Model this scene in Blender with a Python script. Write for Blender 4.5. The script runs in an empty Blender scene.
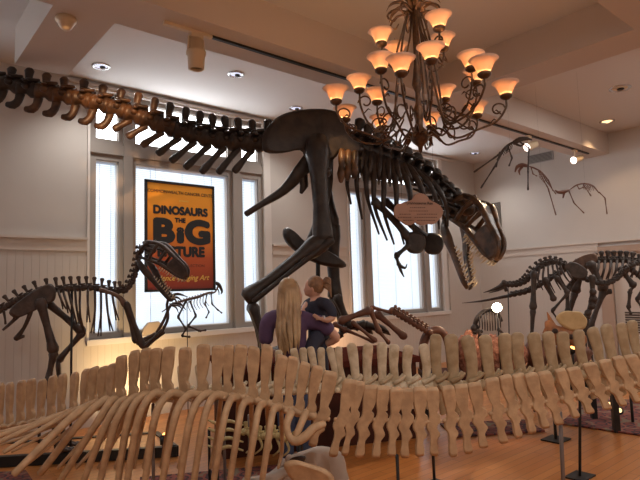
import bpy, math, random
from mathutils import Vector as V, Matrix
random.seed(7)
sc = bpy.context.scene
col = sc.collection
PI = math.pi

# ------------------------------------------------------------------ camera
EYE = 1.6
F_PX, YAW, PITCH, ROLL = 540.9, math.radians(40.46), math.radians(5.11), math.radians(-1.80)
Fw = V((math.sin(YAW)*math.cos(PITCH), math.cos(YAW)*math.cos(PITCH), math.sin(PITCH)))
_R = V((math.cos(YAW), -math.sin(YAW), 0)); _U = _R.cross(Fw)
Rt = _R*math.cos(ROLL) + _U*math.sin(ROLL)
Up = _U*math.cos(ROLL) - _R*math.sin(ROLL)
CAM = V((0, 0, EYE))
cd = bpy.data.cameras.new('camera'); cam = bpy.data.objects.new('camera', cd); col.objects.link(cam)
cd.sensor_width = 36; cd.lens = 36*F_PX/640; cd.clip_start = 0.05; cd.clip_end = 200
cam.matrix_world = Matrix(((Rt.x, Up.x, -Fw.x, 0), (Rt.y, Up.y, -Fw.y, 0), (Rt.z, Up.z, -Fw.z, EYE), (0, 0, 0, 1)))
sc.camera = cam
Z = V((0, 0, 1))

def ray(px, py): return Fw + Rt*((px-320)/F_PX) + Up*((240-py)/F_PX)
def at(px, py, d): return CAM + ray(px, py)*d
def on_h(px, py, h):
    r = ray(px, py); return CAM + r*((h-EYE)/r.z)
def on_y(px, py, y):
    r = ray(px, py); return CAM + r*(y/r.y)
class Plane:
    """a vertical sagittal plane through two surveyed points; n points to the viewer's side"""
    def __init__(s, x1, d1, x2, d2):
        a = at(x1, 285, d1); b = at(x2, 285, d2)
        s.f = V((b.x-a.x, b.y-a.y, 0)).normalized()
        s.n = s.f.cross(Z); s.a = a
        if s.n.dot(CAM-a) < 0: s.n = -s.n
    def p(s, px, py, off=0.0):
        r = ray(px, py); o = s.a + s.n*off
        return CAM + r*((o-CAM).dot(s.n)/r.dot(s.n))

# ------------------------------------------------------------------ materials
def new_mat(name):
    m = bpy.data.materials.new(name); m.use_nodes = True
    nt = m.node_tree; return m, nt, nt.nodes['Principled BSDF']
def mat(name, c, rough=.6, var=0.0, scale=8, c2=None, bump=0.0, metal=0, spec=None, detail=4):
    m, nt, b = new_mat(name)
    b.inputs['Base Color'].default_value = (*c, 1); b.inputs['Roughness'].default_value = rough
    b.inputs['Metallic'].default_value = metal
    if spec is not None: b.inputs['Specular IOR Level'].default_value = spec
    if var or c2 or bump:
        tc = nt.nodes.new('ShaderNodeTexCoord'); n = nt.nodes.new('ShaderNodeTexNoise')
        n.inputs['Scale'].default_value = scale; n.inputs['Detail'].default_value = detail
        nt.links.new(tc.outputs['Object'], n.inputs['Vector'])
        if var or c2:
            r = nt.nodes.new('ShaderNodeValToRGB')
            if c2 is None: c2 = tuple(x*(1-var) for x in c); 
            r.color_ramp.elements[0].position = .35; r.color_ramp.elements[1].position = .65
            r.color_ramp.elements[0].color = (*c2, 1); r.color_ramp.elements[1].color = (*c, 1)
            nt.links.new(n.outputs['Fac'], r.inputs['Fac']); nt.links.new(r.outputs['Color'], b.inputs['Base Color'])
        if bump:
            bp = nt.nodes.new('ShaderNodeBump'); bp.inputs['Strength'].default_value = bump; bp.inputs['Distance'].default_value = .02
            nt.links.new(n.outputs['Fac'], bp.inputs['Height']); nt.links.new(bp.outputs['Normal'], b.inputs['Normal'])
    return m
def emit(name, c, s):
    m = bpy.data.materials.new(name); m.use_nodes = True; nt = m.node_tree
    for n in list(nt.nodes): nt.nodes.remove(n)
    e = nt.nodes.new('ShaderNodeEmission'); o = nt.nodes.new('ShaderNodeOutputMaterial')
    e.inputs['Color'].default_value = (*c, 1); e.inputs['Strength'].default_value = s
    nt.links.new(e.outputs[0], o.inputs[0]); return m
def translucent(name, c, k=.6, rough=.5, trans=None):
    m = bpy.data.materials.new(name); m.use_nodes = True; nt = m.node_tree
    for n in list(nt.nodes): nt.nodes.remove(n)
    d = nt.nodes.new('ShaderNodeBsdfDiffuse'); t = nt.nodes.new('ShaderNodeBsdfTranslucent'); mx = nt.nodes.new('ShaderNodeMixShader')
    o = nt.nodes.new('ShaderNodeOutputMaterial')
    d.inputs['Color'].default_value = (*c, 1); t.inputs['Color'].default_value = (*(trans or c), 1); mx.inputs[0].default_value = k
    nt.links.new(d.outputs[0], mx.inputs[1]); nt.links.new(t.outputs[0], mx.inputs[2]); nt.links.new(mx.outputs[0], o.inputs[0]); return m

M = {}
M['wall'] = mat('wall_paint', (.58, .54, .50), .8, .04, 1.5)
M['ceil'] = mat('ceiling_paint', (.68, .66, .65), .85)
M['beam'] = mat('beam_paint', (.60, .53, .48), .8)
M['trim'] = mat('window_trim_paint', (.34, .305, .275), .5)
M['white_trim'] = mat('white_trim_paint', (.70, .66, .62), .5)
M['rail'] = mat('chair_rail_paint', (.60, .53, .47), .55)
M['blind'] = translucent('blind_vinyl', (.80, .84, .90), .62)
M['pane'] = emit('daylit_blind_pane', (.84, .93, 1.0), 1.9)
M['transom'] = emit('daylit_transom_pane', (.92, .96, 1.0), 7.0)
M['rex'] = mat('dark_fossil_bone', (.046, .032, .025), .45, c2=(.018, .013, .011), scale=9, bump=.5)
M['rex_lit'] = mat('lit_fossil_bone', (.15, .075, .035), .40, c2=(.035, .02, .012), scale=9, bump=.5)  # rex bone with the warm spot light put into a browner colour
M['thero'] = mat('umber_fossil_bone', (.085, .05, .035), .5, c2=(.04, .025, .02), scale=14, bump=.4)
M['thero_brown'] = mat('russet_fossil_bone', (.20, .11, .07), .5, c2=(.11, .06, .04), scale=14, bump=.4)
M['grey_fossil'] = mat('charcoal_fossil_bone', (.075, .055, .045), .55, c2=(.04, .03, .026), scale=14, bump=.4)
M['redbone'] = mat('red_brown_bone', (.20, .085, .05), .5, c2=(.13, .055, .035), scale=10)
M['tan'] = mat('tan_cast_bone', (.58, .375, .21), .62, c2=(.44, .275, .15), scale=16, bump=.25)
M['cream'] = mat('cream_cast_bone', (.74, .63, .46), .6, c2=(.52, .40, .25), scale=14, bump=.3)
M['ochre'] = mat('ochre_cast_bone', (.50, .375, .23), .6, c2=(.38, .27, .15), scale=14, bump=.3)
M['ivory'] = mat('ivory_tooth', (.62, .50, .34), .35)
M['pale'] = mat('pale_grey_bone', (.55, .47, .40), .6, c2=(.42, .34, .28), scale=6, bump=.3)
M['yellow'] = mat('yellow_bone', (.62, .50, .24), .6, c2=(.45, .34, .15), scale=20)
M['frill'] = mat('buff_frill_bone', (.62, .46, .24), .6, c2=(.52, .37, .18), scale=9, bump=.3)
M['orange_bone'] = mat('orange_skull_bone', (.42, .17, .06), .55, c2=(.22, .08, .03), scale=12, bump=.4)
M['rock'] = mat('salmon_rock', (.56, .25, .15), .8, c2=(.24, .085, .05), scale=22, bump=1.0)
M['bronze'] = mat('antique_bronze', (.15, .085, .048), .42, c2=(.075, .045, .03), scale=30, metal=.75)
M['black'] = mat('black_painted_steel', (.012, .012, .013), .45)
M['steel'] = mat('grey_steel_tube', (.22, .19, .18), .4, metal=.6)
M['plastic'] = mat('cream_plastic', (.68, .55, .38), .5)
M['grille'] = mat('grey_vent_metal', (.13, .115, .10), .5)
M['chrome'] = mat('chrome_trim', (.6, .6, .62), .2, metal=.9)
M['darkwood'] = mat('dark_stained_wood', (.085, .032, .022), .85, spec=.1, c2=(.05, .02, .015), scale=3)
M['doorcas'] = mat('door_casing_wood', (.42, .30, .23), .5)
M['beigeblock'] = mat('beige_stone', (.50, .40, .30), .8)
M['sign'] = mat('sign_board_tan', (.46, .28, .21), .7)
M['ink'] = mat('dark_ink', (.035, .02, .015), .7)
M['posterblack'] = mat('poster_black', (.012, .010, .010), .6)
M['posteryellow'] = mat('poster_yellow_ink', (.75, .48, .10), .6)
M['skin'] = mat('skin', (.62, .34, .24), .5)
M['hair'] = mat('blonde_hair', (.56, .37, .20), .45, c2=(.36, .22, .11), scale=9, detail=2)
M['childhair'] = mat('light_brown_hair', (.34, .18, .09), .5, c2=(.20, .10, .05), scale=30)
M['purple'] = mat('purple_cotton', (.115, .062, .135), .85, c2=(.085, .045, .10), scale=7)
M['navy'] = mat('navy_cotton', (.030, .032, .055), .85)
M['jeans'] = mat('blue_denim', (.075, .12, .22), .85, c2=(.05, .08, .16), scale=20)
M['shoe'] = mat('white_canvas', (.6, .57, .6), .7)
M['glowlamp'] = emit('lamp_glow', (1.0, .80, .55), 30)
M['spotglow'] = emit('track_spot_glow', (1.0, .82, .74), 5)
M['warmlamp'] = emit('warm_downlight_glow', (1.0, .62, .28), 2.2)
M['redlamp'] = emit('orange_lamp_glow', (1.0, .34, .08), 6)
M['coollamp'] = emit('cool_downlight_glow', (.8, .8, 1.0), 1.0)
M['shade'] = translucent('frosted_amber_glass', (.74, .60, .52), .50, trans=(.80, .60, .44))
M['bulb'] = emit('bulb_glow', (1.0, .50, .16), 7)

# floor boards
m, nt, b = new_mat('oak_floor_boards'); M['floor'] = m
tc = nt.nodes.new('ShaderNodeTexCoord'); br = nt.nodes.new('ShaderNodeTexBrick')
br.inputs['Scale'].default_value = 1.0; br.inputs['Mortar Size'].default_value = .0025; br.inputs['Brick Width'].default_value = 1.4; br.inputs['Row Height'].default_value = .083
br.inputs['Color1'].default_value = (.52, .205, .058, 1); br.inputs['Color2'].default_value = (.42, .15, .04, 1); br.inputs['Mortar'].default_value = (.20, .075, .025, 1)
nt.links.new(tc.outputs['Object'], br.inputs['Vector']); nt.links.new(br.outputs['Color'], b.inputs['Base Color']); b.inputs['Roughness'].default_value = .32
# wainscot beadboard (grooves run vertically, cut on both wall directions)
def bead(name, axis):
    m, nt, b = new_mat(name)
    tc = nt.nodes.new('ShaderNodeTexCoord'); sp = nt.nodes.new('ShaderNodeSeparateXYZ'); nt.links.new(tc.outputs['Object'], sp.inputs[0])
    mu = nt.nodes.new('ShaderNodeMath'); mu.operation = 'MULTIPLY'; mu.inputs[1].default_value = 1/.085; nt.links.new(sp.outputs[axis], mu.inputs[0])
    fr = nt.nodes.new('ShaderNodeMath'); fr.operation = 'FRACT'; nt.links.new(mu.outputs[0], fr.inputs[0])
    rp = nt.nodes.new('ShaderNodeValToRGB'); e = rp.color_ramp.elements
    e[0].position = .0; e[0].color = (0, 0, 0, 1); e[1].position = .12; e[1].color = (1, 1, 1, 1)
    nt.links.new(fr.outputs[0], rp.inputs[0])
    bp = nt.nodes.new('ShaderNodeBump'); bp.inputs['Strength'].default_value = .4; bp.inputs['Distance'].default_value = .006
    nt.links.new(rp.outputs[0], bp.inputs['Height']); nt.links.new(bp.outputs[0], b.inputs['Normal'])
    b.inputs['Base Color'].default_value = (.58, .525, .475, 1); b.inputs['Roughness'].default_value = .6
    return m
M['bead_x'] = bead('beadboard_back', 0); M['bead_y'] = bead('beadboard_side', 1)
# woven red rug
m, nt, b = new_mat('patterned_red_rug'); M['rug'] = m
tc = nt.nodes.new('ShaderNodeTexCoord'); vo = nt.nodes.new('ShaderNodeTexVoronoi'); vo.inputs['Scale'].default_value = 9
rp = nt.nodes.new('ShaderNodeValToRGB'); rp.color_ramp.interpolation = 'CONSTANT'
e = rp.color_ramp.elements; e[0].color = (.19, .045, .035, 1); e[1].position = .38; e[1].color = (.055, .025, .03, 1)
x = e.new(.55); x.color = (.24, .07, .05, 1); x = e.new(.72); x.color = (.20, .15, .10, 1)
nt.links.new(tc.outputs['Object'], vo.inputs['Vector']); nt.links.new(vo.outputs['Distance'], rp.inputs[0]); nt.links.new(rp.outputs[0], b.inputs['Base Color']); b.inputs['Roughness'].default_value = .95
# poster print: orange running to maroon from top to bottom
m, nt, b = new_mat('poster_print'); M['poster'] = m
tc = nt.nodes.new('ShaderNodeTexCoord'); sp = nt.nodes.new('ShaderNodeSeparateXYZ'); nt.links.new(tc.outputs['Generated'], sp.inputs[0])
rp = nt.nodes.new('ShaderNodeValToRGB'); e = rp.color_ramp.elements
e[0].position = .0; e[0].color = (.20, .025, .018, 1); e[1].position = 1; e[1].color = (.86, .36, .02, 1)
x = e.new(.30); x.color = (.45, .08, .02, 1); x = e.new(.55); x.color = (.80, .25, .015, 1)
nt.links.new(sp.outputs[2], rp.inputs[0]); nt.links.new(rp.outputs[0], b.inputs['Base Color']); b.inputs['Roughness'].default_value = .5

# ------------------------------------------------------------------ mesh builder
def catmull(pts, rs, sub):
    if len(pts) < 3: return pts, rs
    P = [pts[0]*2-pts[1]] + list(pts) + [pts[-1]*2-pts[-2]]
    op, orr = [], []
    for i in range(1, len(P)-2):
        for k in range(sub):
            t = k/sub; a, b_, c, d = P[i-1], P[i], P[i+1], P[i+2]
            op.append(.5*((2*b_) + (c-a)*t + (2*a-5*b_+4*c-d)*t*t + (3*b_-a-3*c+d)*t**3))
            orr.append(rs[i-1]*(1-t) + rs[i]*t)
    op.append(pts[-1].copy()); orr.append(rs[-1]); return op, orr
class MB:
    def __init__(s): s.v = []; s.f = []; s.s = []
    def face(s, idx, smooth=True): s.f.append(tuple(idx)); s.s.append(smooth)
    def tube(s, pts, r, ref=None, flat=1.0, seg=8, sub=0, cap=True, fl=None):
        pts = [V(p) for p in pts]
        rs = list(r) if isinstance(r, (list, tuple)) else [r]*len(pts)
        if sub: pts, rs = catmull(pts, rs, sub)
        n = len(pts); T = []
        for i in range(n):
            t = pts[min(i+1, n-1)] - pts[max(i-1, 0)]
            T.append(t.normalized() if t.length > 1e-9 else (T[-1] if T else V((0, 0, 1))))
        w = None; rings = []
        if cap:
            rings.append((pts[0]-T[0]*rs[0]*.42*min(1, flat+.3), rs[0]*.62, 0))
        for i in range(n): rings.append((pts[i], rs[i], i))
        if cap: rings.append((pts[-1]+T[-1]*rs[-1]*.42*min(1, flat+.3), rs[-1]*.62, n-1))
        base = len(s.v)
        for p, rr, i in rings:
            t = T[i]
            src = ref if ref is not None else (w if w is not None else (V((0, 0, 1)) if abs(t.z) < .9 else V((1, 0, 0))))
            ww = src - t*src.dot(t)
            if ww.length < 1e-5: ww = t.orthogonal()
            w = ww.normalized(); b_ = t.cross(w)
            for k in range(seg):
                a = 2*PI*k/seg
                s.v.append(p + w*(rr*math.cos(a)) + b_*(rr*flat*math.sin(a)))
        m_ = len(rings)
        for i in range(m_-1):
            for k in range(seg):
                a = base+i*seg+k; b2 = base+i*seg+(k+1) % seg
                s.face((a, b2, b2+seg, a+seg))
        s.face([base+k for k in range(seg)][::-1]); s.face([base+(m_-1)*seg+k for k in range(seg)])
        return s
    def bone(s, a, b, r, k=1.5, bow=None, seg=8, flat=1.0, ref=None):
        a, b = V(a), V(b); fr = [0, .07, .2, .5, .8, .93, 1]; q = [k*.8, k, 1.08, .85, 1.08, k, k*.8]
        pts = [a.lerp(b, t) + (bow*math.sin(PI*t) if bow is not None else V((0, 0, 0))) for t in fr]
        return s.tube(pts, [r*x for x in q], seg=seg, flat=flat, ref=ref)
    def ball(s, c, ax, seg=10, rings=6):
        """ellipsoid; ax = three half-axis vectors or a radius"""
        c = V(c)
        if isinstance(ax, (int, float)): ax = (V((ax, 0, 0)), V((0, ax, 0)), V((0, 0, ax)))
        base = len(s.v); s.v.append(c - ax[2])
        for i in range(1, rings):
            ph = -PI/2 + PI*i/rings
            for k in range(seg):
                a = 2*PI*k/seg
                s.v.append(c + ax[0]*(math.cos(ph)*math.cos(a)) + ax[1]*(math.cos(ph)*math.sin(a)) + ax[2]*math.sin(ph))
        s.v.append(c + ax[2]); top = len(s.v)-1
        for k in range(seg): s.face((base, base+1+(k+1) % seg, base+1+k))
        for i in range(rings-2):
            for k in range(seg):
                a = base+1+i*seg+k; b_ = base+1+i*seg+(k+1) % seg
                s.face((a, b_, b_+seg, a+seg))
        o = base+1+(rings-2)*seg
        for k in range(seg): s.face((o+k, o+(k+1) % seg, top))
        return s
    def box(s, lo, hi):
        x0, y0, z0 = lo; x1, y1, z1 = hi; b = len(s.v)
        s.v += [V(p) for p in ((x0, y0, z0), (x1, y0, z0), (x1, y1, z0), (x0, y1, z0), (x0, y0, z1), (x1, y0, z1), (x1, y1, z1), (x0, y1, z1))]
        for q in ((0, 3, 2, 1), (4, 5, 6, 7), (0, 1, 5, 4), (1, 2, 6, 5), (2, 3, 7, 6), (3, 0, 4, 7)): s.face([b+i for i in q], False)
        return s
    def obox(s, c, ax):
        """oriented box: centre + three half-axis vectors"""
        c = V(c); b = len(s.v); X, Y, Zz = ax
        for dz in (-1, 1):
            for dx, dy in ((-1, -1), (1, -1), (1, 1), (-1, 1)): s.v.append(c + X*dx + Y*dy + Zz*dz)
        for q in ((0, 3, 2, 1), (4, 5, 6, 7), (0, 1, 5, 4), (1, 2, 6, 5), (2, 3, 7, 6), (3, 0, 4, 7)): s.face([b+i for i in q], False)
        return s
    def plate(s, pts, n, th, inset=.86, smooth=True, sub=3):
        """a flat bone or board: outline pts, thickness th along n, with thinned rounded rim"""
        pts = [V(p) for p in pts]
        if smooth and sub > 1:            # round the traced corners
            m_ = len(pts); q = []
            for i in range(m_):
                a, b_, c_, d = pts[i-1], pts[i], pts[(i+1) % m_], pts[(i+2) % m_]
                for j in range(sub):
                    t = j/sub; q.append(.5*(b_*2 + (c_-a)*t + (a*2-b_*5+c_*4-d)*t*t + (b_*3-a-c_*3+d)*t**3))
            pts = q
        k = len(pts); c = sum(pts, V((0, 0, 0)))/k; b = len(s.v); n = V(n).normalized()
        for f, o in ((inset, -.5), (1, -.18), (1, .18), (inset, .5)):
            for p in pts: s.v.append(c + (p-c)*f + n*(th*o))
        for i in range(3):
            for j in range(k):
                a = b+i*k+j; d = b+i*k+(j+1) % k; s.face((a, d, d+k, a+k), smooth)
        s.face([b+j for j in range(k)][::-1], False); s.face([b+3*k+j for j in range(k)], False)
        return s
    def lathe(s, prof, o, ax=Z, seg=14):
        o = V(o); ax = V(ax).normalized(); u = ax.orthogonal().normalized(); w = ax.cross(u); b = len(s.v)
        for r, h in prof:
            for k in range(seg):
                a = 2*PI*k/seg; s.v.append(o + ax*h + u*(r*math.cos(a)) + w*(r*math.sin(a)))
        for i in range(len(prof)-1):
            for k in range(seg):
                a = b+i*seg+k; d = b+i*seg+(k+1) % seg; s.face((a, d, d+seg, a+seg))
        return s
    def capped(s, seg=14):  # close both ends of the last lathe
        n = len(s.v); return s
    def quad(s, a, b_, c, d):
        i = len(s.v); s.v += [V(a), V(b_), V(c), V(d)]; s.face((i, i+1, i+2, i+3), False); return s

def off(o):
    p = V((0, 0, 0))
    while o is not None: p = p + o.location; o = o.parent
    return p
def obj(name, mb, m, parent=None, loc=None):
    me = bpy.data.meshes.new(name); L = V((0, 0, 0))
    if parent is not None: L = off(parent)
    elif loc is not None: L = V(loc)
    me.from_pydata([tuple(v-L) for v in mb.v], [], mb.f)
    me.polygons.foreach_set('use_smooth', mb.s); me.materials.append(M[m] if isinstance(m, str) else m); me.update()
    o = bpy.data.objects.new(name, me); col.objects.link(o)
    if parent is not None: o.parent = parent
    elif loc is not None: o.location = L
    return o
def tag(o, label, cat, group=None):
    o['label'] = label; o['category'] = cat
    if group: o['group'] = group
    return o
def thing(name, label, cat, loc, group=None):
    o = bpy.data.objects.new(name, None); col.objects.link(o); o.location = V(loc); o.empty_display_size = .1
    return tag(o, label, cat, group)
def struct(name, mb, m, parent=None):
    o = obj(name, mb, m, parent)
    if parent is None: o['kind'] = 'structure'
    return o
def text(name, body, size, m, mtx, parent, bold=0.0, align='CENTER', sx=1.0, shear=0.0):
    cu = bpy.data.curves.new(name, 'FONT'); cu.body = body; cu.size = size; cu.shear = shear
    cu.align_x = align; cu.align_y = 'CENTER'
    tmp = bpy.data.objects.new(name, cu); col.objects.link(tmp)
    dg = bpy.context.evaluated_depsgraph_get(); me = bpy.data.meshes.new_from_object(tmp.evaluated_get(dg))
    vs = [v.co.copy() for v in me.vertices]; fs = [tuple(p.vertices) for p in me.polygons]
    bpy.data.objects.remove(tmp); bpy.data.curves.remove(cu); bpy.data.meshes.remove(me)
    mb = MB(); k = 0                      # the strokes are thickened by printing the outline a few times, slightly shifted
    ds = [(0, 0)] if not bold else [(0, 0)]+[(bold*math.cos(a*PI/4), bold*math.sin(a*PI/4)) for a in range(8)]
    for j, (dx, dy) in enumerate(ds):
        b = len(mb.v); mb.v += [mtx @ V(((v.x+dx)*sx, v.y+dy, .00015*j)) for v in vs]
        for f in fs: mb.face([b+i for i in f], False)
    return obj(name, mb, m, parent)
def light(name, kind, loc, energy, color, parent=None, **kw):
    l = bpy.data.lights.new(name, kind); l.energy = energy; l.color = color
    for k, v in kw.items(): setattr(l, k, v)
    o = bpy.data.objects.new(name, l); col.objects.link(o)
    if parent is not None: o.parent = parent; o.location = V(loc)-off(parent)
    else: o.location = V(loc)
    return o
def aim(o, d): o.rotation_euler = V(d).to_track_quat('-Z', 'Y').to_euler()
def lerp_tab(tab, x):
    if x <= tab[0][0]: return tab[0][1]
    for (x0, y0), (x1, y1) in zip(tab, tab[1:]):
        if x <= x1: return y0 + (y1-y0)*(x-x0)/(x1-x0)
    return tab[-1][1]
# ------------------------------------------------------------------ the room
YB, XR, HC, HS = 7.061, 10.772, 4.372, 3.972
XL, YN = -4.5, -4.0
struct('floor', MB().box((XL, YN, -.06), (XR+.2, YB+.2, 0)), 'floor')
struct('ceiling', MB().box((XL, YN, HC), (XR+.2, YB+.2, HC+.1)), 'ceil')
W = [(2.19, 4.86), (6.70, 9.39)]          # window openings along the back wall
SILL, HEAD = 1.05, 4.27
wb = MB()
xs = [XL, W[0][0], W[0][1], W[1][0], W[1][1], XR+.2]
W.append((-2.32, .35))                     # a third window of the row, beside the frame's edge
xs = [XL, W[2][0], W[2][1]]+xs[1:]
for i in range(0, 8, 2): wb.box((xs[i], YB, 0), (xs[i+1], YB+.2, HC))
for a, b_ in W: wb.box((a, YB, 0), (b_, YB+.2, SILL)); wb.box((a, YB, HEAD), (b_, YB+.2, HC))
struct('wall_back', wb, 'wall')
DY0, DY1, DH = 3.15, 4.20, 2.10           # doorway in the far side wall
wr = MB().box((XR, YN, 0), (XR+.2, DY0, HC)).box((XR, DY1, 0), (XR+.2, YB, HC)).box((XR, DY0, DH), (XR+.2, DY1, HC))
struct('wall_right', wr, 'wall')
struct('wall_left', MB().box((XL-.2, YN, 0), (XL, YB, HC)), 'wall')
struct('wall_front', MB().box((XL, YN-.2, 0), (XR, YN, HC)), 'wall')
# ceiling beams
YCN, YCF = 4.09, 4.59
struct('trim_1', MB().box((XL, YCN, HS), (XR, YCF, HC)), 'beam')
struct('trim_2', MB().box((1.13, YCF, HS), (1.63, 6.03, HC)), 'beam')
struct('trim_3', MB().box((5.567, 1.80, HS), (6.06, YCN, HC)), 'beam')
struct('trim_4', MB().box((XL, 1.30, HS), (XR, 1.80, HC)), 'beam')
# wainscot and chair rail
RB, RT_ = 2.155, 2.325
def rail(mb, x0, x1):
    mb.box((x0, YB-.035, RB), (x1, YB, RT_-.03)); mb.box((x0, YB-.06, RT_-.03), (x1, YB, RT_))
w = MB(); r = MB()
for a, b_ in ((XL, -2.36), (.49, 2.16), (5.0, 6.60), (9.60, XR)): w.box((a, YB-.02, .15), (b_, YB, RB)); rail(r, a, b_)
for a, b_ in ((-2.36, .49), (2.16, 5.0), (6.60, 9.60)): w.box((a, YB-.02, .15), (b_, YB, .98))
struct('trim_5', w, 'bead_x'); struct('trim_6', r, 'rail')
w = MB(); r = MB()
for a, b_ in ((YN, DY0-.2), (DY1+.22, YB)):
    w.box((XR-.02, a, .15), (XR, b_, RB)); r.box((XR-.035, a, RB), (XR, b_, RT_-.03)); r.box((XR-.06, a, RT_-.03), (XR, b_, RT_))
r.box((XR-.06, DY0-.2, RT_-.03), (XR, DY1+.22, RT_)); 
struct('trim_7', w, 'bead_y'); struct('trim_8', r, 'rail')
struct('baseboard_back', MB().box((XL, YB-.03, 0), (XR, YB, .15)), 'rail')
struct('baseboard_right', MB().box((XR-.03, DY1+.22, 0), (XR, YB, .15)), 'rail')
# thin picture rail line under the ceiling over the windows
struct('trim_9', MB().box((1.9, YB-.05, HC-.075), (10.0, YB, HC-.045)), 'rail')
# windows: side lights, centre light, transom row
for wi, (a, b_) in enumerate(W):
    root = struct('window_%d' % (wi+1), MB().box((a-.03, YB-.06, SILL-.07), (b_+.17, YB+.2, SILL)), 'white_trim')
    L = b_-a; k = L/2.67
    cols = [(.09, .385), (.615, 2.05), (2.305, 2.60)]
    rows = [(1.12, 3.36), (3.64, 4.21)]
    fr = MB()
    y0, y1 = YB+.03, YB+.17
    xe = [0] + [c for q in cols for c in q] + [L/k]
    for i in range(0, 8, 2): fr.box((a+xe[i]*k, y0, SILL), (a+xe[i+1]*k, y1, HEAD))
    for i in (2, 4):
        cx = a+(xe[i]+xe[i+1])/2*k; fr.box((cx-.06, YB-.01, SILL), (cx+.06, y0, HEAD))
    for c0, c1 in cols:
        for z0, z1 in ((SILL, rows[0][0]), (rows[0][1], rows[1][0]), (rows[1][1], HEAD)): fr.box((a+c0*k, y0, z0), (a+c1*k, y1, z1))
    fr.box((a, YB, 3.44), (b_, y0, 3.58))
    obj('window_frame', fr, 'trim', root)
    st = MB()
    for c0, c1 in cols:
        for z0, z1 in rows:
            for xx in (a+c0*k, a+c1*k): st.box((xx-.012, y0+.03, z0), (xx+.012, y1+.01, z1))
            for zz in (z0, z1): st.box((a+c0*k, y0+.03, zz-.012), (a+c1*k, y1+.01, zz+.012))
    obj('sash', st, 'white_trim', root)
    cs = MB().box((b_, YB-.03, SILL-.02), (b_+.13, YB, HEAD)).box((a-.03, YB-.03, SILL-.02), (a, YB, HEAD)).box((a-.03, YB-.03, HEAD), (b_+.13, YB, HEAD+.04))
    obj('window_casing', cs, 'white_trim', root)
    for c0, c1 in cols:
        for ri, (z0, z1) in enumerate(rows):
            pn = MB().box((a+c0*k, YB+.165, z0), (a+c1*k, YB+.175, z1))
            obj('pane', pn, 'pane' if ri == 0 else 'transom', root)
            if ri == 0:
                bl = MB(); zz = z0+.01; p_ = .026
                while zz < z1-.03:
                    bl.quad((a+c0*k+.01, YB+.118, zz), (a+c1*k-.01, YB+.118, zz), (a+c1*k-.01, YB+.128, zz+p_*.97), (a+c0*k+.01, YB+.128, zz+p_*.97)); zz += p_
                bl.box((a+c0*k+.01, YB+.105, z1-.035), (a+c1*k-.01, YB+.14, z1-.002))
                n = 2 if c1-c0 < 1 else 3
                for q in range(n):
                    xx = a+(c0+(c1-c0)*(q+.5)/n)*k; bl.box((xx-.004, YB+.112, z0), (xx+.004, YB+.116, z1))
                obj('blind', bl, 'blind', root)
# door in the side wall
dr = struct('door_1', MB().box((XR+.05, DY0, 0), (XR+.1, DY1, DH)), 'rail')
cs = MB().box((XR-.05, DY1, 0), (XR+.02, DY1+.22, DH+.12)).box((XR-.05, DY0-.2, 0), (XR+.02, DY0, DH+.12)).box((XR-.055, DY0, DH), (XR+.02, DY1, DH+.12))
obj('door_casing', cs, 'doorcas', dr)
pn = MB().box((XR+.035, DY0+.12, 1.15), (XR+.052, DY1-.12, DH-.12))
obj('door_panel', pn, 'rail', dr)
lv = MB()
for q in range(9): lv.obox((XR+.04, (DY0+DY1)/2, .62+q*.045), (V((.008, 0, -.012)), V((0, .38, 0)), V((.004, 0, .003))))
obj('louvre', lv, 'grille', dr)

# wall vent and register
vt = thing('wall_vent', 'tall dark grey grille high on the pale side wall, above the chair rail', 'vent', (XR, 6.63, 2.9))
obj('vent_frame', MB().box((XR-.025, 6.43, 2.44), (XR, 6.83, 3.38)), 'grille', vt)
g = MB()
for q in range(21): g.box((XR-.034, 6.455, 2.47+q*.043), (XR-.024, 6.805, 2.485+q*.043))
for q in range(4): g.box((XR-.036, 6.455+q*.113, 2.47), (XR-.024, 6.467+q*.113, 3.35))
obj('grate', g, mat('vent_bars', (.20, .18, .16), .5), vt)
vt = thing('air_register', 'wide pale grey air register close under the ceiling behind the lit track spots', 'vent', (XR, 5.45, 4.17))
obj('register_frame', MB().box((XR-.02, 5.16, 4.08), (XR, 5.72, 4.27)), mat('register_grey', (.33, .30, .28), .5), vt)
g = MB()
for q in range(6): g.box((XR-.03, 5.19, 4.10+q*.027), (XR-.02, 5.69, 4.113+q*.027))
obj('slats', g, 'grille', vt)

# recessed ceiling lights
def recessed(px, py, h, label, glow, r=.085):
    p = on_h(px, py, h); t = thing('recessed_light', label, 'ceiling light', (p.x, p.y, h), 'recessed ceiling lights')
    obj('trim_ring', MB().lathe([(r*1.25, 0), (r*1.25, -.012), (r, -.014), (r*.86, .0)], (p.x, p.y, h), Z, 20), 'chrome', t)
    obj('lens', MB().lathe([(r*.86, -.004), (.001, -.004)], (p.x, p.y, h), Z, 20), glow, t)
    ey = MB().ball((p.x+.02, p.y, h-.012), (V((r*.42, 0, 0)), V((0, r*.42, 0)), V((0, 0, .02))), 10, 6); obj('eyeball', ey, 'black' if glow != 'warmlamp' else 'warmlamp', t)
    return p
RL = [recessed(101, 66, HC, 'round recessed ceiling light above the tail tip of the big skeleton', 'coollamp'),
      recessed(236, 74, HC, 'round recessed ceiling light above the poster window, beyond the beam with the white can spot', 'coollamp'),
      recessed(296, 108, HC, 'round recessed ceiling light just above the hip bone of the big skeleton', 'coollamp'),
      recessed(475, 153, HC, 'small recessed ceiling light in the far corner behind the chandelier', 'coollamp'),
      recessed(607, 121, HC, 'recessed ceiling light glowing warm orange beside the beam with the lit spots', 'warmlamp', .10),
      recessed(620, 88, HC, 'unlit pale recessed ceiling fitting in the brown ceiling bay', 'plastic', .12)]
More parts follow.
